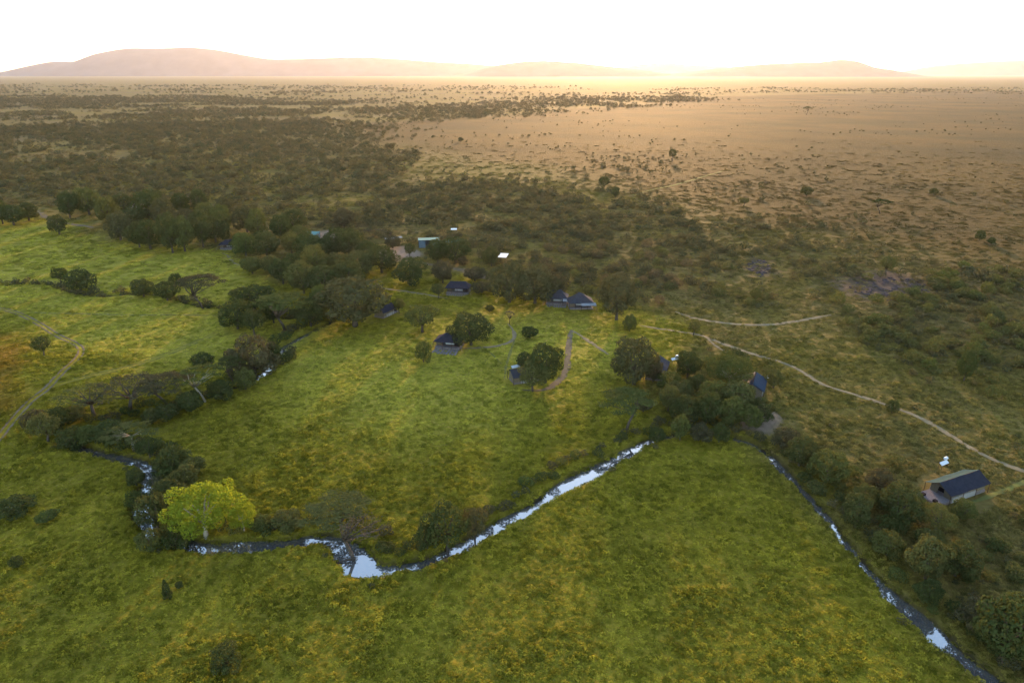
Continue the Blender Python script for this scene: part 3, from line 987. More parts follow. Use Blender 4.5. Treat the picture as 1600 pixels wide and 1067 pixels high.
# --- right bank of the eastern river
for a, b, w, h, p, m_, lb_ in [
        (1292, 752, 58, 52, 'round0', 'mid', 'dull green tree at the head of the eastern rapids'),
        (1248, 728, 50, 40, 'round2', 'dark', 'dark tree where the river turns south on the right'),
        (1225, 700, 44, 34, 'round3', 'brown', 'brown shrubby tree below the bare bank patch'),
        (1336, 824, 50, 56, 'round1', 'dark', 'dark tree leaning over the eastern rapids'),
        (1372, 772, 44, 44, 'round3', 'brown', 'grey-brown twiggy tree left of the right tent'),
        (1400, 812, 66, 50, 'round0', 'dark', 'dark thicket tree below the right tent deck'),
        (1350, 790, 40, 36, 'round2', 'olive', 'olive tree between the twiggy tree and the rapids'),
        (1460, 830, 60, 42, 'open0', 'olive', 'loose olive tree directly below the right tent'),
        (1502, 812, 40, 34, 'round2', 'mid', 'compact green tree near the right tent corner'),
        (1445, 905, 66, 64, 'round1', 'olive', 'rounded olive tree on the east bank'),
        (1492, 900, 56, 52, 'round3', 'dark', 'dark tree right of the rounded olive bank tree'),
        (1452, 858, 46, 34, 'open1', 'olive', 'bronze-topped tree above the rounded olive bank tree'),
        (1385, 868, 50, 40, 'round0', 'mid', 'green tree on the bank midway down the east river'),
        (1556, 1052, 104, 100, 'round1', 'dark', 'large dark tree in the lower right corner'),
        (1530, 985, 70, 54, 'round3', 'brown', 'twiggy brown tree above the lower right corner tree'),
        (1445, 950, 44, 34, 'round2', 'dark', 'low dark tree at the east river bend'),
        (1590, 1000, 60, 70, 'round0', 'mid', 'tree cut by the right picture edge near the bottom')]:
    tree(a, b, w, h, p, m_, lb_)

# ------------------------------------------------------------------ scattering through geometry nodes (uncountable cover)
def proto_obj(me):
    return bpy.data.objects.new(me.name, me)


def scatter(name, pts, rot, scl, idx, protos, attrs, label):
    me = bpy.data.meshes.new(name)
    n = len(pts)
    me.vertices.add(n)
    me.vertices.foreach_set('co', np.asarray(pts, np.float32).ravel())
    for k, v, t in [('rot', rot, 'FLOAT_VECTOR'), ('scl', scl, 'FLOAT_VECTOR')]:
        me.attributes.new(k, t, 'POINT').data.foreach_set('vector', np.asarray(v, np.float32).ravel())
    me.attributes.new('idx', 'INT', 'POINT').data.foreach_set('value', np.asarray(idx, np.int32))
    for k, v in attrs.items():
        me.attributes.new(k, 'FLOAT', 'POINT').data.foreach_set('value', np.asarray(v, np.float32))
    o = link(name, me)
    ng = bpy.data.node_groups.new(name, 'GeometryNodeTree')
    ng.interface.new_socket('Geometry', in_out='INPUT', socket_type='NodeSocketGeometry')
    ng.interface.new_socket('Geometry', in_out='OUTPUT', socket_type='NodeSocketGeometry')
    gi, go = ng.nodes.new('NodeGroupInput'), ng.nodes.new('NodeGroupOutput')
    iop = ng.nodes.new('GeometryNodeInstanceOnPoints')
    g2i = ng.nodes.new('GeometryNodeGeometryToInstance')
    for p in protos:
        oi = ng.nodes.new('GeometryNodeObjectInfo')
        oi.transform_space = 'ORIGINAL'
        oi.inputs['Object'].default_value = p
        ng.links.new(oi.outputs['Geometry'], g2i.inputs[0])

    def named(k, t):
        a = ng.nodes.new('GeometryNodeInputNamedAttribute')
        a.data_type = t
        a.inputs[0].default_value = k
        return next(s for s in a.outputs if s.enabled and s.name == 'Attribute')
    e2r = ng.nodes.new('FunctionNodeEulerToRotation')
    ng.links.new(named('rot', 'FLOAT_VECTOR'), e2r.inputs[0])
    ng.links.new(gi.outputs[0], iop.inputs['Points'])
    ng.links.new(g2i.outputs[0], iop.inputs['Instance'])
    iop.inputs['Pick Instance'].default_value = True
    ng.links.new(named('idx', 'INT'), iop.inputs['Instance Index'])
    ng.links.new(e2r.outputs[0], iop.inputs['Rotation'])
    ng.links.new(named('scl', 'FLOAT_VECTOR'), iop.inputs['Scale'])
    ng.links.new(iop.outputs[0], go.inputs[0])
    o.modifiers.new('scatter', 'NODES').node_group = ng
    return tag(o, label, kind='stuff')


def jitter_grid(poly, spacing, r, warp=True):
    """random points inside a ground polygon"""
    p = np.array(poly)
    lo, hi = p.min(0), p.max(0)
    n = int((hi[0] - lo[0]) * (hi[1] - lo[1]) / spacing ** 2)
    n = min(n, 900000)
    x = r.uniform(lo[0], hi[0], n)
    y = r.uniform(lo[1], hi[1], n)
    x2, y2 = x, y
    if warp:
        am = 24 + .10 * np.maximum(y - 250, 0)
        x2 = x + (noise2(x, y, 30, 31) - .5) * 24 + (noise2(x, y, 140, 33) - .5) * am * 1.6 + br.normal(size=n) * am * .35
        y2 = y + (noise2(x, y, 30, 32) - .5) * 24 + (noise2(x, y, 140, 34) - .5) * am * 1.6 + br.normal(size=n) * am * .45
    m = np.ones(n, bool)
    inside = np.zeros(n, bool)
    for i in range(len(p)):
        (ax, ay), (bx_, by_) = p[i], p[(i + 1) % len(p)]
        c = (ay > y2) != (by_ > y2)
        inside ^= c & (x2 < (bx_ - ax) * (y2 - ay) / ((by_ - ay) if abs(by_ - ay) > 1e-9 else 1e-9) + ax)
    return x[inside], y[inside]


br = np.random.default_rng(11)
TENT_SITES = []     # (x, y, radius) kept clear
# ------------------------------------------------------------------ camp buildings
def site(x, y, r):
    TENT_SITES.append((x, y, r))
    return float(height(np.array([x]), np.array([y]))[0])


def stones(parent, name, x0, x1, y0, y1, z, nx_, ny_, seed, mat='stone', fan=0.0):
    """rough paving slabs joined into one apron"""
    r = random.Random(seed)
    m = MB()
    for i in range(nx_):
        for j in range(ny_):
            w, d = (x1 - x0) / nx_, (y1 - y0) / ny_
            cx, cy = x0 + (i + .5) * w, y0 + (j + .5) * d
            cx *= 1 + fan * (1 - (j + .5) / ny_)
            if fan and r.random() < .12:
                continue
            pts = []
            k = r.choice((5, 6))
            for q in range(k):
                t = 2 * math.pi * q / k + r.uniform(-.2, .2)
                pts.append((cx + math.cos(t) * w * .52 * r.uniform(.75, 1), cy + math.sin(t) * d * .52 * r.uniform(.75, 1), z + r.uniform(-.05, .05)))
            m.slab(pts, .3)
    o = m.build(name, M[mat], parent)
    o['kind'] = 'stuff'
    return o


def gable_building(name, x, y, yaw, L, half, ridge, eave, label, cat, roof_mats=('canvas', 'canvas'), wall='tent', deck=3.0, porch=1.2, group=None, solar=False, base=.5):
    """ridge along local x, open front at -x"""
    z = site(x, y, L * .5 + 2)
    root = link(name, None, None, (x, y, z - .05), yaw)
    tag(root, label, cat, group)
    h = L / 2
    MB().box(-h - deck, h - .4, -half + .5, half - .5, -.6, base - .12).build('platform', M['stone2'], root)
    MB().box(-h - deck + .15, h - .6, -half + .6, half - .6, base - .12, base).build('deck', M['stone'], root)
    wx0, wx1, wy = -h + porch, h - .5, half - .75
    for s in (-1, 1):
        MB().box(wx0, wx1, s * wy - .05, s * wy + .05, base, eave - .05).build('side_wall', M[wall], root)
        MB().box(wx0 + .2, wx1 - L * .25, s * (wy + .16) - .1, s * (wy + .16) + .1, -.2, base + .55).build('stone_footing', M['cream'], root)
    MB().add([(wx1, -wy - .05, base), (wx1, wy + .05, base), (wx1, wy + .05, eave), (wx1, 0, ridge - .25), (wx1, -wy - .05, eave)], [(0, 1, 2, 3, 4)]).build('back_wall', M[wall], root)
    fw = MB()
    for s in (-1, 1):
        fw.add([(wx0, s * wy, base), (wx0, s * .75, base), (wx0, s * .55, eave), (wx0, s * wy, eave)], [(0, 1, 2, 3)])
    fw.add([(wx0, -wy, eave), (wx0, wy, eave), (wx0, 0, ridge - .3)], [(0, 1, 2)])
    fw.build('front_wall', M[wall], root)
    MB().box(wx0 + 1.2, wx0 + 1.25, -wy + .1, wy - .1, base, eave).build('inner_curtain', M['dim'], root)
    MB().box(wx0 + 1.6, wx0 + 3.4, -1.0, 1.0, base, base + .55).build('bed', M['white'], root)
    sag = .12
    for s, mt in ((-1, roof_mats[0]), (1, roof_mats[1])):
        m = MB()
        nseg = 8
        v = []
        for i in range(nseg + 1):
            xx = -h + L * i / nseg
            dz = -sag * math.sin(math.pi * ((i * 2) % nseg) / nseg)
            v += [(xx, 0, ridge + dz * .5), (xx, s * half * .5, (ridge + eave) / 2 - .12 + dz * .6), (xx, s * half, eave + dz)]
        v2 = [(a, b, c - .06) for a, b, c in v]
        f = []
        for i in range(nseg):
            for k in range(2):
                q = (3 * i + k, 3 * i + k + 1, 3 * i + k + 4, 3 * i + k + 3)
                f += [q, tuple(w_ + len(v) for w_ in reversed(q))]
        m.add(v + v2, f)
        rs = m.build('roof_slope', M[mt], root)
        if solar:
            npan = 6
            sl = Vector((0, s * half, eave - ridge))
            for i in range(npan):
                a0, a1 = -h + .25 + (L - .5) * i / npan, -h + .25 + (L - .5) * (i + 1) / npan - .16
                pts = []
                for (aa, tt) in ((a0, .06), (a1, .06), (a1, .95), (a0, .95)):
                    pts.append((aa, sl.y * tt, ridge + sl.z * tt + .12))
                if s < 0:
                    pts = pts[::-1]
                MB().slab(pts, .05).build('panel', M['solar'], rs)
    MB().tube([(-h + .05, 0, ridge - .1), (h - .05, 0, ridge - .1)], [.06, .06]).build('ridge_pole', M['wood'], root)
    for i in range(4):
        for s in (-1, 1):
            xx = -h + .15 + (L - .3) * i / 3
            MB().tube([(xx, s * (half - .15), -.3), (xx, s * (half - .15), eave - .02)], [.07, .06]).build('post', M['wood'], root)
    for s in (-1, 1):
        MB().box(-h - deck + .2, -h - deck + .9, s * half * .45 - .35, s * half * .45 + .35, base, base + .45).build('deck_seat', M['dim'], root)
    return root


def hip_building(name, x, y, yaw, L, D, ridge_len, ridge, eave, label, cat, roof='canvas', wall='tent', apron=4.0, awning=None, group=None, base=.6, fan=.0, seed=1, peak=0.0):
    """long side faces -y; local x runs along the front"""
    z = site(x, y, L * .5 + 2)
    root = link(name, None, None, (x, y, z - .05), yaw)
    tag(root, label, cat, group)
    a, b = L / 2, D / 2
    MB().box(-a + .4, a - .4, -b + .3, b - .3, -.6, base).build('platform', M['stone2'], root)
    MB().box(-a + .5, a - .5, -b + .2, b - 1.2, base, base + .07).build('deck', M['stone'], root)
    MB().box(-a + .9, a - .9, b - 1.1, b - 1.0, base, eave).build('back_wall', M[wall], root)
    for s in (-1, 1):
        MB().box(s * (a - 1.0) - .05, s * (a - 1.0) + .05, -b + 1.6, b - 1.0, base, eave).build('side_wall', M[wall], root)
    for s in (-1, 1):
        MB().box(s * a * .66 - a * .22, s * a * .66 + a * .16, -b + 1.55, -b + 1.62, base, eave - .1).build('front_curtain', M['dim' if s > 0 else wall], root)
    MB().box(-a * .3, a * .4, 0, .9, base, base + .5).build('bed', M['white'], root)
    r2 = ridge_len / 2
    corners = [(-a, -b), (a, -b), (a, b), (-a, b)]
    m = MB()
    k = .5
    mid = []
    for (cx, cy) in corners:
        ex = max(-r2, min(r2, cx))
        mid.append((cx * (1 - k) + ex * k, cy * (1 - k), eave + (ridge - eave) * k - .16))
    V = [(cx, cy, eave) for cx, cy in corners] + mid + [(-r2, 0, ridge + peak), (r2, 0, ridge)]
    F = [(0, 1, 5, 4), (4, 5, 9, 8), (1, 2, 6, 5), (5, 6, 9), (2, 3, 7, 6), (6, 7, 8, 9), (3, 0, 4, 7), (7, 4, 8)]
    V2 = [(p[0], p[1], p[2] - .07) for p in V]
    m.add(V + V2, F + [tuple(i + len(V) for i in reversed(f)) for f in F] + [(i, i + 10, (i + 1) % 4 + 10, (i + 1) % 4) for i in range(4)])
    m.build('roof', M[roof], root)
    np_ = max(4, int(L / 1.8))
    for i in range(np_):
        xx = -a + .2 + (L - .4) * i / (np_ - 1)
        MB().tube([(xx, -b + .15, -.3), (xx, -b + .15, eave - .05)], [.07, .06]).build('post', M['wood'], root)
    for s in (-1, 1):
        MB().tube([(s * (a - .2), b - .2, -.3), (s * (a - .2), b - .2, eave - .05)], [.07, .06]).build('post', M['wood'], root)
        MB().tube([(s * (a - .05), -b + .05, eave - .04), (s * (a + .9), -b - 1.4, .1)], [.025, .025], 4).build('guy_rope', M['cream'], root)
    MB().box(-a + .3, a - .3, -b + .1, -b + .2, base + .75, base + .83).build('railing', M['wood'], root)
    if awning:
        s, ln, mt = awning
        x0, x1 = (a - ln, a + .5) if s > 0 else (-a - .5, -a + ln)
        MB().slab([(x0, -b - 1.5, eave - .45), (x1, -b - 1.5, eave - .45), (x1, -b + .3, eave + .12), (x0, -b + .3, eave + .12)], .05).build('awning', M[mt], root)
        for xx in (x0 + .1, x1 - .1):
            MB().tube([(xx, -b - 1.4, -.2), (xx, -b - 1.4, eave - .5)], [.06, .05]).build('awning_post', M['wood'], root)
    if apron:
        stones(root, 'stone_apron', -a * .85, a * .85, -b - apron, -b + .2, .22, max(4, int(L * 1.1)), max(2, int(apron * 1.1)), seed, fan=fan)
    return root


gable_building('safari_tent', 91.2, 119.4, R(23.5), 12.0, 2.9, 3.9, 2.35, 'dark gabled tent with stone deck alone on the right slope', 'tent', ('canvas', 'darkteal'), deck=2.6, base=.7)
hip_building('safari_tent', -21.0, 256.5, R(-6), 9.6, 6.0, 6.2, 4.6, 2.5, 'dark hip-roofed tent with grey stone apron, the upper one', 'tent', 'canvas', apron=2.4, seed=3)
hip_building('safari_tent', -19.6, 199.4, R(-12), 8.8, 6.0, 2.0, 4.6, 2.4, 'dark tent with fan-shaped stone terrace beside large round tree', 'tent', 'canvas', apron=3.8, fan=.12, seed=4)
gable_building('safari_tent', -45.0, 228.5, R(205 + 35), 7.5, 2.6, 3.8, 2.2, 'small dark gabled tent tucked behind the huge fig', 'tent', ('canvas', 'canvas'), deck=1.2)
hip_building('lodge', 25.0, 238.6, R(4), 9.4, 7.0, 1.2, 5.4, 2.5, 'lodge with peaked slate roof and pale awning', 'lodge', 'canvas2', apron=0, awning=(1, 5.0, 'paleawn'), seed=5, peak=.3)
hip_building('lodge', 16.8, 243.5, R(-6), 8.6, 6.4, 2.6, 5.2, 2.5, 'slate-roofed lodge half hidden behind the peaked one', 'lodge', 'canvas2', apron=3.0, awning=(1, 2.0, 'paleawn'), seed=6)
hip_building('safari_tent', -138.5, 328.5, R(12), 9.0, 5.6, 3.0, 4.2, 2.3, 'dark tent with pale deck at the edge of the left wood', 'tent', 'canvas', apron=2.4, seed=7)
gable_building('safari_tent', 41.0, 177.0, R(250), 9.5, 3.0, 4.2, 2.5, 'grey-roofed tent half hidden behind big ragged tree', 'tent', ('canvas2', 'canvas2'), deck=2.0)
gable_building('safari_tent', 64.6, 165.8, R(246), 9.0, 3.2, 4.3, 2.5, 'tent roofed with striped blue solar panels in the riverside wood', 'tent', ('canvas2', 'canvas2'), deck=2.6, solar=True)
gable_building('safari_tent', 3.2, 174.5, R(200), 8.0, 2.7, 3.9, 2.3, 'blue-grey tent roof peeping out between the path curl trees', 'tent', ('canvas2', 'canvas2'), deck=1.5)


def shed(name, x, y, yaw, L, D, h0, h1, label, roof, wall=None, seams=6, cat='shed'):
    """single-pitch shed, roof made of metal sheets; low side towards -y"""
    z = site(x, y, L * .5 + 1)
    root = link(name, None, None, (x, y, z - .05), yaw)
    tag(root, label, cat)
    a, b = L / 2, D / 2
    rf = link('roof', None, root)
    n = seams
    for i in range(n):
        x0, x1 = -a - .3 + (L + .6) * i / n, -a - .3 + (L + .6) * (i + 1) / n - .04
        MB().slab([(x0, -b - .4, h0), (x1, -b - .4, h0), (x1, b + .4, h1), (x0, b + .4, h1)], .06).build('panel', M[roof], rf)
    if wall:
        MB().box(-a, a, b - .08, b, -.3, h1 - .12).build('wall', M[wall], root)
        for s in (-1, 1):
            m = MB()
            v = [(s * a, -b, -.3), (s * a, b - .1, -.3), (s * a, b - .1, h1 - .14), (s * a, -b, h0 - .02)]
            m.add(v + [(p[0] - s * .08, p[1], p[2]) for p in v], [(0, 1, 2, 3), (7, 6, 5, 4), (0, 3, 7, 4), (0, 4, 5, 1), (1, 5, 6, 2)])
            m.build('wall', M[wall], root)
        MB().box(-a + .1, -a + L * .32, -b, -b + .08, -.3, h0 - .1).build('wall', M[wall], root)
        MB().box(-a + L * .55, a - .1, -b, -b + .08, -.3, h0 - .1).build('wall', M[wall], root)
        MB().box(-a + L * .34, -a + L * .53, -b + .1, -b + .16, -.3, 2.1).build('door', M['dim'], root)
    for s in (-1, 1):
        for t in (-1, 1):
            MB().tube([(s * (a + .1), t * (b + .1), -.3), (s * (a + .1), t * (b + .1), (h0 if t < 0 else h1) - .1)], [.07, .07]).build('post', M['wood'], root)
    return root


shed('shed', -41.0, 331.5, R(8), 10.0, 8.0, 4.0, 3.2, 'pale blue shed with teal metal roof by the service yard', 'teal', 'bluewall', 7)
shed('shelter', -28.6, 331.5, R(6), 8.0, 3.6, 2.5, 2.9, 'open low shelter with teal roof right of the pale blue shed', 'teal', None, 6, 'shelter')
shed('shelter', -59.5, 338.5, R(32), 8.4, 1.6, 2.5, 2.8, 'long narrow shelter with cream roof left of the blue shed', 'cream', None, 6, 'shelter')
shed('shelter', -4.0, 307.5, R(-12), 3.4, 5.0, 1.7, 2.2, 'small shelter with white flat roof in the bush above the lodge', 'white', None, 3, 'shelter')
shed('shelter', -31.0, 361.0, R(5), 2.6, 1.6, 2.0, 2.3, 'tiny shelter with white roof in the thicket behind the sheds', 'white', None, 3, 'shelter')
shed('shed', -104.0, 350.5, R(-10), 6.0, 6.0, 2.8, 3.2, 'teal roofed hut partly hidden by a dark round tree', 'teal', 'bluewall', 5, 'hut')
shed('shed', -239.0, 436.0, R(10), 7.0, 5.0, 2.8, 3.3, 'dark roofed hut deep inside the left wood', 'canvas2', 'cream', 5, 'hut')


def heater(px, py, yaw, label, s=1.0):
    x, y, z = G(px, py)
    TENT_SITES.append((x, y, 1.6))
    root = link('solar_heater', None, None, (x, y, z), yaw, (s, s, s))
    tag(root, label, 'solar panel')
    MB().slab([(-1.1, .05, .95), (1.1, .05, .95), (1.1, .6, 1.35), (-1.1, .6, 1.35)], .09).build('collector', M['white'], root)
    MB().tube([(.7, .78, 1.55), (.8, .78, 1.55), (1.4, .78, 1.55), (1.5, .78, 1.55)], [.1, .3, .3, .1], 10).build('tank', M['white'], root)
    for sx in (-1, 1):
        MB().tube([(sx * .95, 0.1, -.2), (sx * .95, 0.1, .9)], [.04, .04], 5).build('leg', M['wood'], root)
        MB().tube([(sx * .95, .62, -.2), (sx * .95, .7, 1.4)], [.04, .04], 5).build('leg', M['wood'], root)


heater(1476, 732, R(28), 'white solar water heater behind the right slope tent', 1.15)
heater(807, 580, R(28), 'white solar water heater by the path curl trees', 1.25)
heater(1055, 567, R(28), 'white solar water heater right of the grey tent roof', 1.1)
heater(1198, 595, R(40), 'small white solar water heater beside the blue striped roof', .7)

# brush-fence ring next to the service road
x0, y0, z0 = G(575, 371)
ring = []
bf = MB()
rr = random.Random(5)
for i in range(90):
    t = R(-30) + R(300) * i / 89
    cx, cy = x0 + math.cos(t) * 12 + rr.uniform(-.4, .4), y0 + math.sin(t) * 15 + rr.uniform(-.5, .5)
    for q in range(7):
        e = Vector((cx + rr.uniform(-1.1, 1.1), cy + rr.uniform(-1.1, 1.1), z0 + rr.uniform(.5, 1.6)))
        s_ = Vector((cx + rr.uniform(-.7, .7), cy + rr.uniform(-.7, .7), z0 - .2))
        bf.tube([s_, e], [.16, .07], 4)
tag(bf.build('brush_fence', M['bark']), 'dark curved brush fence enclosing a green plot', 'fence')

# driftwood at the foot of the pond tree and a fallen log at the elbow
for (a, b, ln, yw, lb_) in [(540, 878, 3.6, .25, 'dark driftwood log lying in the pond under the leaning tree'), (985, 690, 4.2, .5, 'pale fallen log at the river elbow')]:
    x, y, z = *G0(a, b, WATER_Z), WATER_Z
    m = MB()
    m.tube([(-ln / 2, 0, .1), (0, .15, .25), (ln / 2, 0, .5)], [.10, .17, .22])
    for q in range(5):
        t = -.4 + .2 * q
        m.tube([(ln * t * .8, .05, .2), (ln * t * .8 + rr.uniform(-.5, .5), rr.uniform(-.8, .8), .5 + rr.random() * .5)], [.06, .02], 4)
    o = m.build('log', M['bark' if a < 600 else 'palebark'])
    o.location, o.rotation_euler = (x, y, z), (0, 0, yw)
    tag(o, lb_, 'log')
# ------------------------------------------------------------------ bushes
def clear_of_things(x, y, pad=0.0):
    ok = path_clear(x, y) > 0.7 + pad
    ok &= river_dist_masked(x, y) > 0.9
    for tx, ty, r_ in TENT_SITES:
        ok &= np.hypot(x - tx, y - ty) > r_ + pad
    for p in BARE[:1] + BARE[3:]:
        ok &= poly_sd(x, y, p) < 0
    return ok


br = np.random.default_rng(11)
# polygon, spacing, size range, clump threshold, tone, label, group
BUSH_ZONES = [
    ([(420, 332), (600, 292), (760, 272), (950, 300), (1080, 345), (1130, 400), (1110, 482), (1010, 486), (985, 450), (880, 446), (790, 418), (700, 372), (640, 362), (600, 362), (540, 352)],
     4.2, (2.6, 5.6), .36, ('slopebush', 'slopebush', 'olive', 'brown'), 'brownish bush in the dense thicket on the slope behind the lodge', 'bushes of the slope thicket'),
    ([(1080, 340), (1300, 350), (1420, 398), (1340, 430), (1310, 470), (1200, 470), (1110, 482)], 5.0, (2.2, 5.0), .40, ('olive', 'brown'),
     'olive bush scattered between slope thicket and purple rock patch', 'bushes left of the rock patch'),
    ([(1330, 505), (1420, 478), (1490, 436), (1620, 415), (1700, 560), (1640, 620), (1560, 622), (1460, 570), (1380, 560)], 3.3, (2.8, 5.4), .25, ('olive', 'mid', 'olive'),
     'olive green bush in the thicket on the right slope below the rocks', 'bushes of the right thicket'),
    ([(1000, 505), (1200, 520), (1400, 560), (1620, 640), (1620, 760), (1400, 690), (1230, 640)], 11, (1.2, 2.4), .4, ('olive', 'brown'),
     'small low bush dotted over the open right slope', 'low bushes of the open right slope'),
    ([(1215, 705), (1300, 735), (1400, 775), (1440, 800), (1520, 820), (1640, 850), (1640, 1090), (1545, 1058), (1410, 925), (1315, 825), (1262, 765)], 3.6, (1.8, 4.0), .36,
     ('dark', 'mid', 'olive'), 'green bush in the undergrowth along the east river bank', 'bushes of the east bank'),
]
FAR_ZONES = [
    ([(-150, 205), (300, 190), (560, 200), (650, 236), (610, 292), (420, 332), (330, 312), (160, 306), (60, 318), (-150, 330)], 5.6, (3.0, 7.0), .24),
    ([(-150, 150), (300, 152), (700, 160), (760, 178), (560, 196), (300, 196), (-150, 210)], 9.5, (4, 9), .36),
    ([(540, 193), (800, 179), (1000, 163), (1130, 150), (1120, 146), (900, 150), (560, 172)], 12, (5, 10), .34),
    ([(1080, 149), (1300, 146), (1620, 147), (1620, 138), (1000, 140)], 24, (6, 10), .42),
    ([(-150, 146), (700, 156), (900, 150), (900, 136), (-150, 132)], 32, (7, 13), .46),
    ([(620, 232), (900, 262), (1000, 296), (950, 300), (760, 274), (620, 290)], 9, (2.0, 4.2), .48),
    ([(560, 200), (1100, 158), (1620, 152), (1620, 420), (1300, 372), (1080, 330), (900, 272)], 18, (1.0, 3.2), .52),
    ([(1180, 335), (1400, 340), (1620, 380), (1620, 420), (1440, 400), (1300, 370)], 9, (1.5, 3.8), .44),
    ([(600, 212), (760, 232), (900, 255), (1010, 285), (1120, 325), (1300, 352), (1440, 385), (1420, 340), (1200, 288), (1000, 238), (800, 208)], 8.5, (1.4, 4.2), .44),
    ([(40, 318), (160, 308), (330, 314), (420, 334), (520, 345), (470, 352), (330, 345), (120, 318)], 7, (3, 6), .35),
]
cands = []
for zi, (poly, sp, (s0, s1), th, tones, lb_, grp) in enumerate(BUSH_ZONES):
    x, y = jitter_grid(P(poly), sp * .8, br)
    keep = (noise2(x, y, 34, 40 + zi) * .45 + noise2(x, y, 12, 41 + zi) * .55 + (br.random(len(x)) - .5) * .22) > th + .08
    keep &= clear_of_things(x, y, 1.0)
    x, y = x[keep], y[keep]
    s = s0 * .6 + (s1 * 1.1 - s0 * .6) * br.random(len(x)) ** 2.2
    for q in range(len(x)):
        cands.append((s[q] / (y[q] + 30), x[q], y[q], s[q], zi))
# river-bank bushes on both banks of the channel
for i in range(0, len(RIVER), 1):
    for s in (-1, 1):
        j0, j1 = max(i - 1, 0), min(i + 1, len(RIVER) - 1)
        d = RIVER[j1, :2] - RIVER[j0, :2]
        d /= np.linalg.norm(d) + 1e-9
        xx, yy = RIVER[i, 0], RIVER[i, 1]
        # dense on the far bank, thin on the near one
        nrm = np.array([-d[1], d[0]]) * s
        far_bank = nrm[1] > 0 or (xx > 55 and nrm[0] > 0)
        if br.random() > (.95 if far_bank else .12):
            continue
        off = RIVER[i, 2] + br.uniform(.7 if xx > 55 else 1.0, 4.4 if far_bank else 3.0)
        sz = (br.uniform(2.2, 4.4) if xx < -30 else br.uniform(1.6, 3.4)) if far_bank else br.uniform(.9, 1.7)
        x_, y_ = xx + nrm[0] * off, yy + nrm[1] * off
        if y_ > 60 and clear_of_things(np.array([x_]), np.array([y_]))[0]:
            cands.append((sz / (y_ + 30), x_, y_, sz, -1))
for i in np.repeat(np.arange(len(STREAM)), 3):
    if br.random() < .75:
        x_, y_ = STREAM[i, 0] + br.uniform(-2, 2), STREAM[i, 1] + br.uniform(-.5, 2.5)
        sz = br.uniform(1.4, 3.8)
        cands.append((sz / (y_ + 30), x_, y_, sz, -2))
cands.sort(reverse=True)


def visible(x, y):
    d = y * _cp + CAM_H * _sp
    u = x / d * FPX + 800
    v = 533.5 - (y * _sp - CAM_H * _cp) / d * FPX
    return -30 < u < 1630 and v < 1085


cands = [c for c in cands if visible(c[1], c[2])]
NIND = 300
rest = [c for c in cands[NIND:]]
for _, x, y, s, zi in cands[:NIND]:
    z = float(height(np.array([x]), np.array([y]))[0])
    hs = s * random.uniform(.6, .95)
    o = link('bush', random.choice(BUSH), None, (x, y, z - .08), random.uniform(0, 6.28), (s, s, hs))
    if zi == -1:
        set_mat(o, random.choice(['dark', 'dark', 'mid', 'brown']))
        tag(o, 'bush overhanging the steep bank of the winding river', 'bush', 'river bank bushes')
    elif zi == -2:
        set_mat(o, 'dark')
        tag(o, 'dark bush growing along the ditch in the left meadow', 'bush', 'ditch bushes')
    else:
        set_mat(o, random.choice(BUSH_ZONES[zi][4]))
        tag(o, BUSH_ZONES[zi][5], 'bush', BUSH_ZONES[zi][6])

px_, py_, ps_ = [c[1] for c in rest], [c[2] for c in rest], [c[3] for c in rest]
for zi, (poly, sp, (s0, s1), th) in enumerate(FAR_ZONES):
    x, y = jitter_grid(P(poly), sp, br)
    sc = 55 if zi < 1 else 170
    keep = (noise2(x, y, sc, 60 + zi) * .55 + noise2(x, y, sc * .28, 61 + zi) * .45 + (br.random(len(x)) - .5) * .14) > th + .09
    keep &= clear_of_things(x, y, 1.0)
    x, y = x[keep], y[keep]
    px_ += list(x)
    py_ += list(y)
    ps_ += list(s0 * .6 + (s1 * 1.15 - s0 * .6) * br.random(len(x)) ** 2.6)
bx, by, bs = np.array(px_), np.array(py_), np.array(ps_)
print('bushes', len(cands), 'stuff', len(bx))
bz = height(bx, by)
n = len(bx)
scatter('bushland', np.stack([bx, by, bz - .1], 1), np.stack([np.zeros(n), np.zeros(n), br.random(n) * 6.28], 1),
        np.stack([bs, bs, bs * br.uniform(.6, 1.0, n)], 1), br.integers(0, 3, n), [proto_obj(m) for m in FARBUSH], {}, 'far bush cover spreading over the plain')

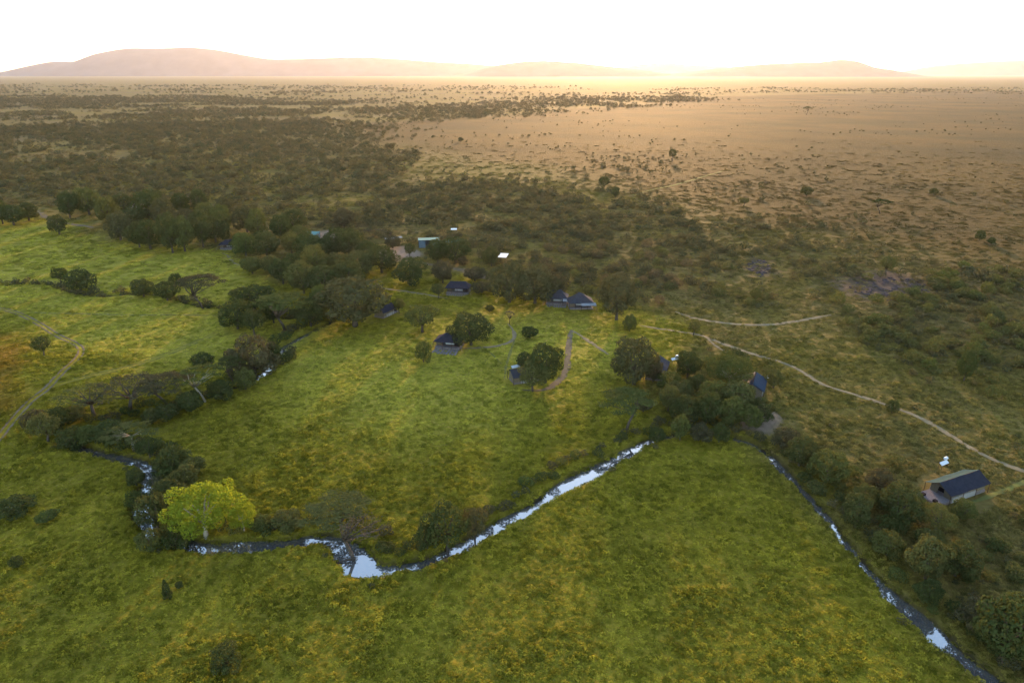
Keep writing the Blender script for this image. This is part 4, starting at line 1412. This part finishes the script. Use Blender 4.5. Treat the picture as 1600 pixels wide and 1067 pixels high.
# ------------------------------------------------------------------ grass
r_ = np.random.default_rng(21)
TUFT = []
for k in range(3):
    lb = [(0, 0, .05, .5, .5, .35)] + [(.35 * math.cos(i * 2.1 + k), .35 * math.sin(i * 2.1 + k), .08, .28, .28, .22 + .12 * math.sin(i * 3 + k)) for i in range(5)]
    v, f = leaf_cloud(lb, 70, .22, 400 + k, up=.6, cull=.3, spread=.3, rnd=.7, lift=.4)
    TUFT.append(mesh_np('tuft', v, f, M['grass']))
gxs, gys, gss, ghs = [], [], [], []
for (d0, d1, sp, sc) in [(66, 130, .58, .95), (130, 190, .78, 1.2), (190, 270, 1.15, 1.6), (270, 380, 2.1, 2.7), (380, 560, 3.2, 3.8), (560, 720, 4.6, 4.6), (720, 1020, 7.0, 6.0)]:
    hw = d1 * .80 + 30
    nn = int(2 * hw * (d1 - d0) / sp ** 2)
    x, y = r_.uniform(-hw, hw, nn), r_.uniform(d0, d1, nn)
    m = np.abs(x) < y * .80 + 26
    x, y = x[m], y[m]
    cl = noise2(x, y, 5.5, 71) * .5 + noise2(x, y, 2.2, 72) * .3 + noise2(x, y, 24, 73) * .2
    m = (cl + (r_.random(len(x)) - .5) * .3) > .12
    m &= r_.random(len(x)) > smooth(420, 1000, y)
    x, y, cl = x[m], y[m], cl[m]
    gxs.append(x); gys.append(y)
    gss.append(np.full(len(x), sc) * (.6 + .8 * r_.random(len(x))))
    ghs.append((.30 + 1.5 * np.clip(cl - .35, 0, 1)) * (0.45 + 1.5 * r_.random(len(x)) ** 3))
x, y, s, h = (np.concatenate(a) for a in (gxs, gys, gss, ghs))
m = (path_clear(x, y) > .02) & (river_dist_masked(x, y) > .05)
for tx, ty, tr in TENT_SITES:
    m &= np.hypot(x - tx, y - ty) > tr * .9
x, y, s, h = x[m], y[m], s[m], h[m]
zt = zone(x, y)
m = (zt['bare'] < .4) & (zt['rock'] < .2 + .8 * r_.random(len(x)) ** 3) & (zt['dry'] * .6 < r_.random(len(x)))
x, y, s, h = x[m], y[m], s[m], h[m]
zt = {k: v[m] for k, v in zt.items()}
h = h * (1 - .3 * zt['lush']) * (1 - .75 * zt['lawn']) * (1 - .35 * zt['dry'])
n = len(x)
print('tufts', n)
hz = height(x, y)
scatter('meadow_grass', np.stack([x, y, hz - .05], 1), np.stack([r_.normal(size=n) * .08, r_.normal(size=n) * .08, r_.random(n) * 6.28], 1),
        np.stack([s, s, np.clip(h * 1.1, .15, 2.2) * (1 + .12 * (s - 1))], 1), r_.integers(0, 3, n), [proto_obj(m_) for m_ in TUFT],
        {k: zt[k] for k in ('green', 'lush', 'dry', 'gold')}, 'tussocky grass covering the valley floor')
# loose rocks on the purple patches
rk = MB()
rr = random.Random(3)
for p in ROCK:
    q = np.array(p)
    for i in range(260):
        x_, y_ = rr.uniform(q[:, 0].min(), q[:, 0].max()), rr.uniform(q[:, 1].min(), q[:, 1].max())
        if poly_sd(np.array([x_]), np.array([y_]), p)[0] < 0:
            continue
        z_ = float(height(np.array([x_]), np.array([y_]))[0])
        a = rr.uniform(.3, .9)
        pts = [(x_ + math.cos(t * 1.05) * a * rr.uniform(.6, 1), y_ + math.sin(t * 1.05) * a * rr.uniform(.6, 1), z_ + a * rr.uniform(.3, .6)) for t in range(6)]
        rk.slab(pts, a)
tag(rk.build('rubble', M['rockm']), 'loose purple-grey stones on the bare rock patches', kind='stuff')
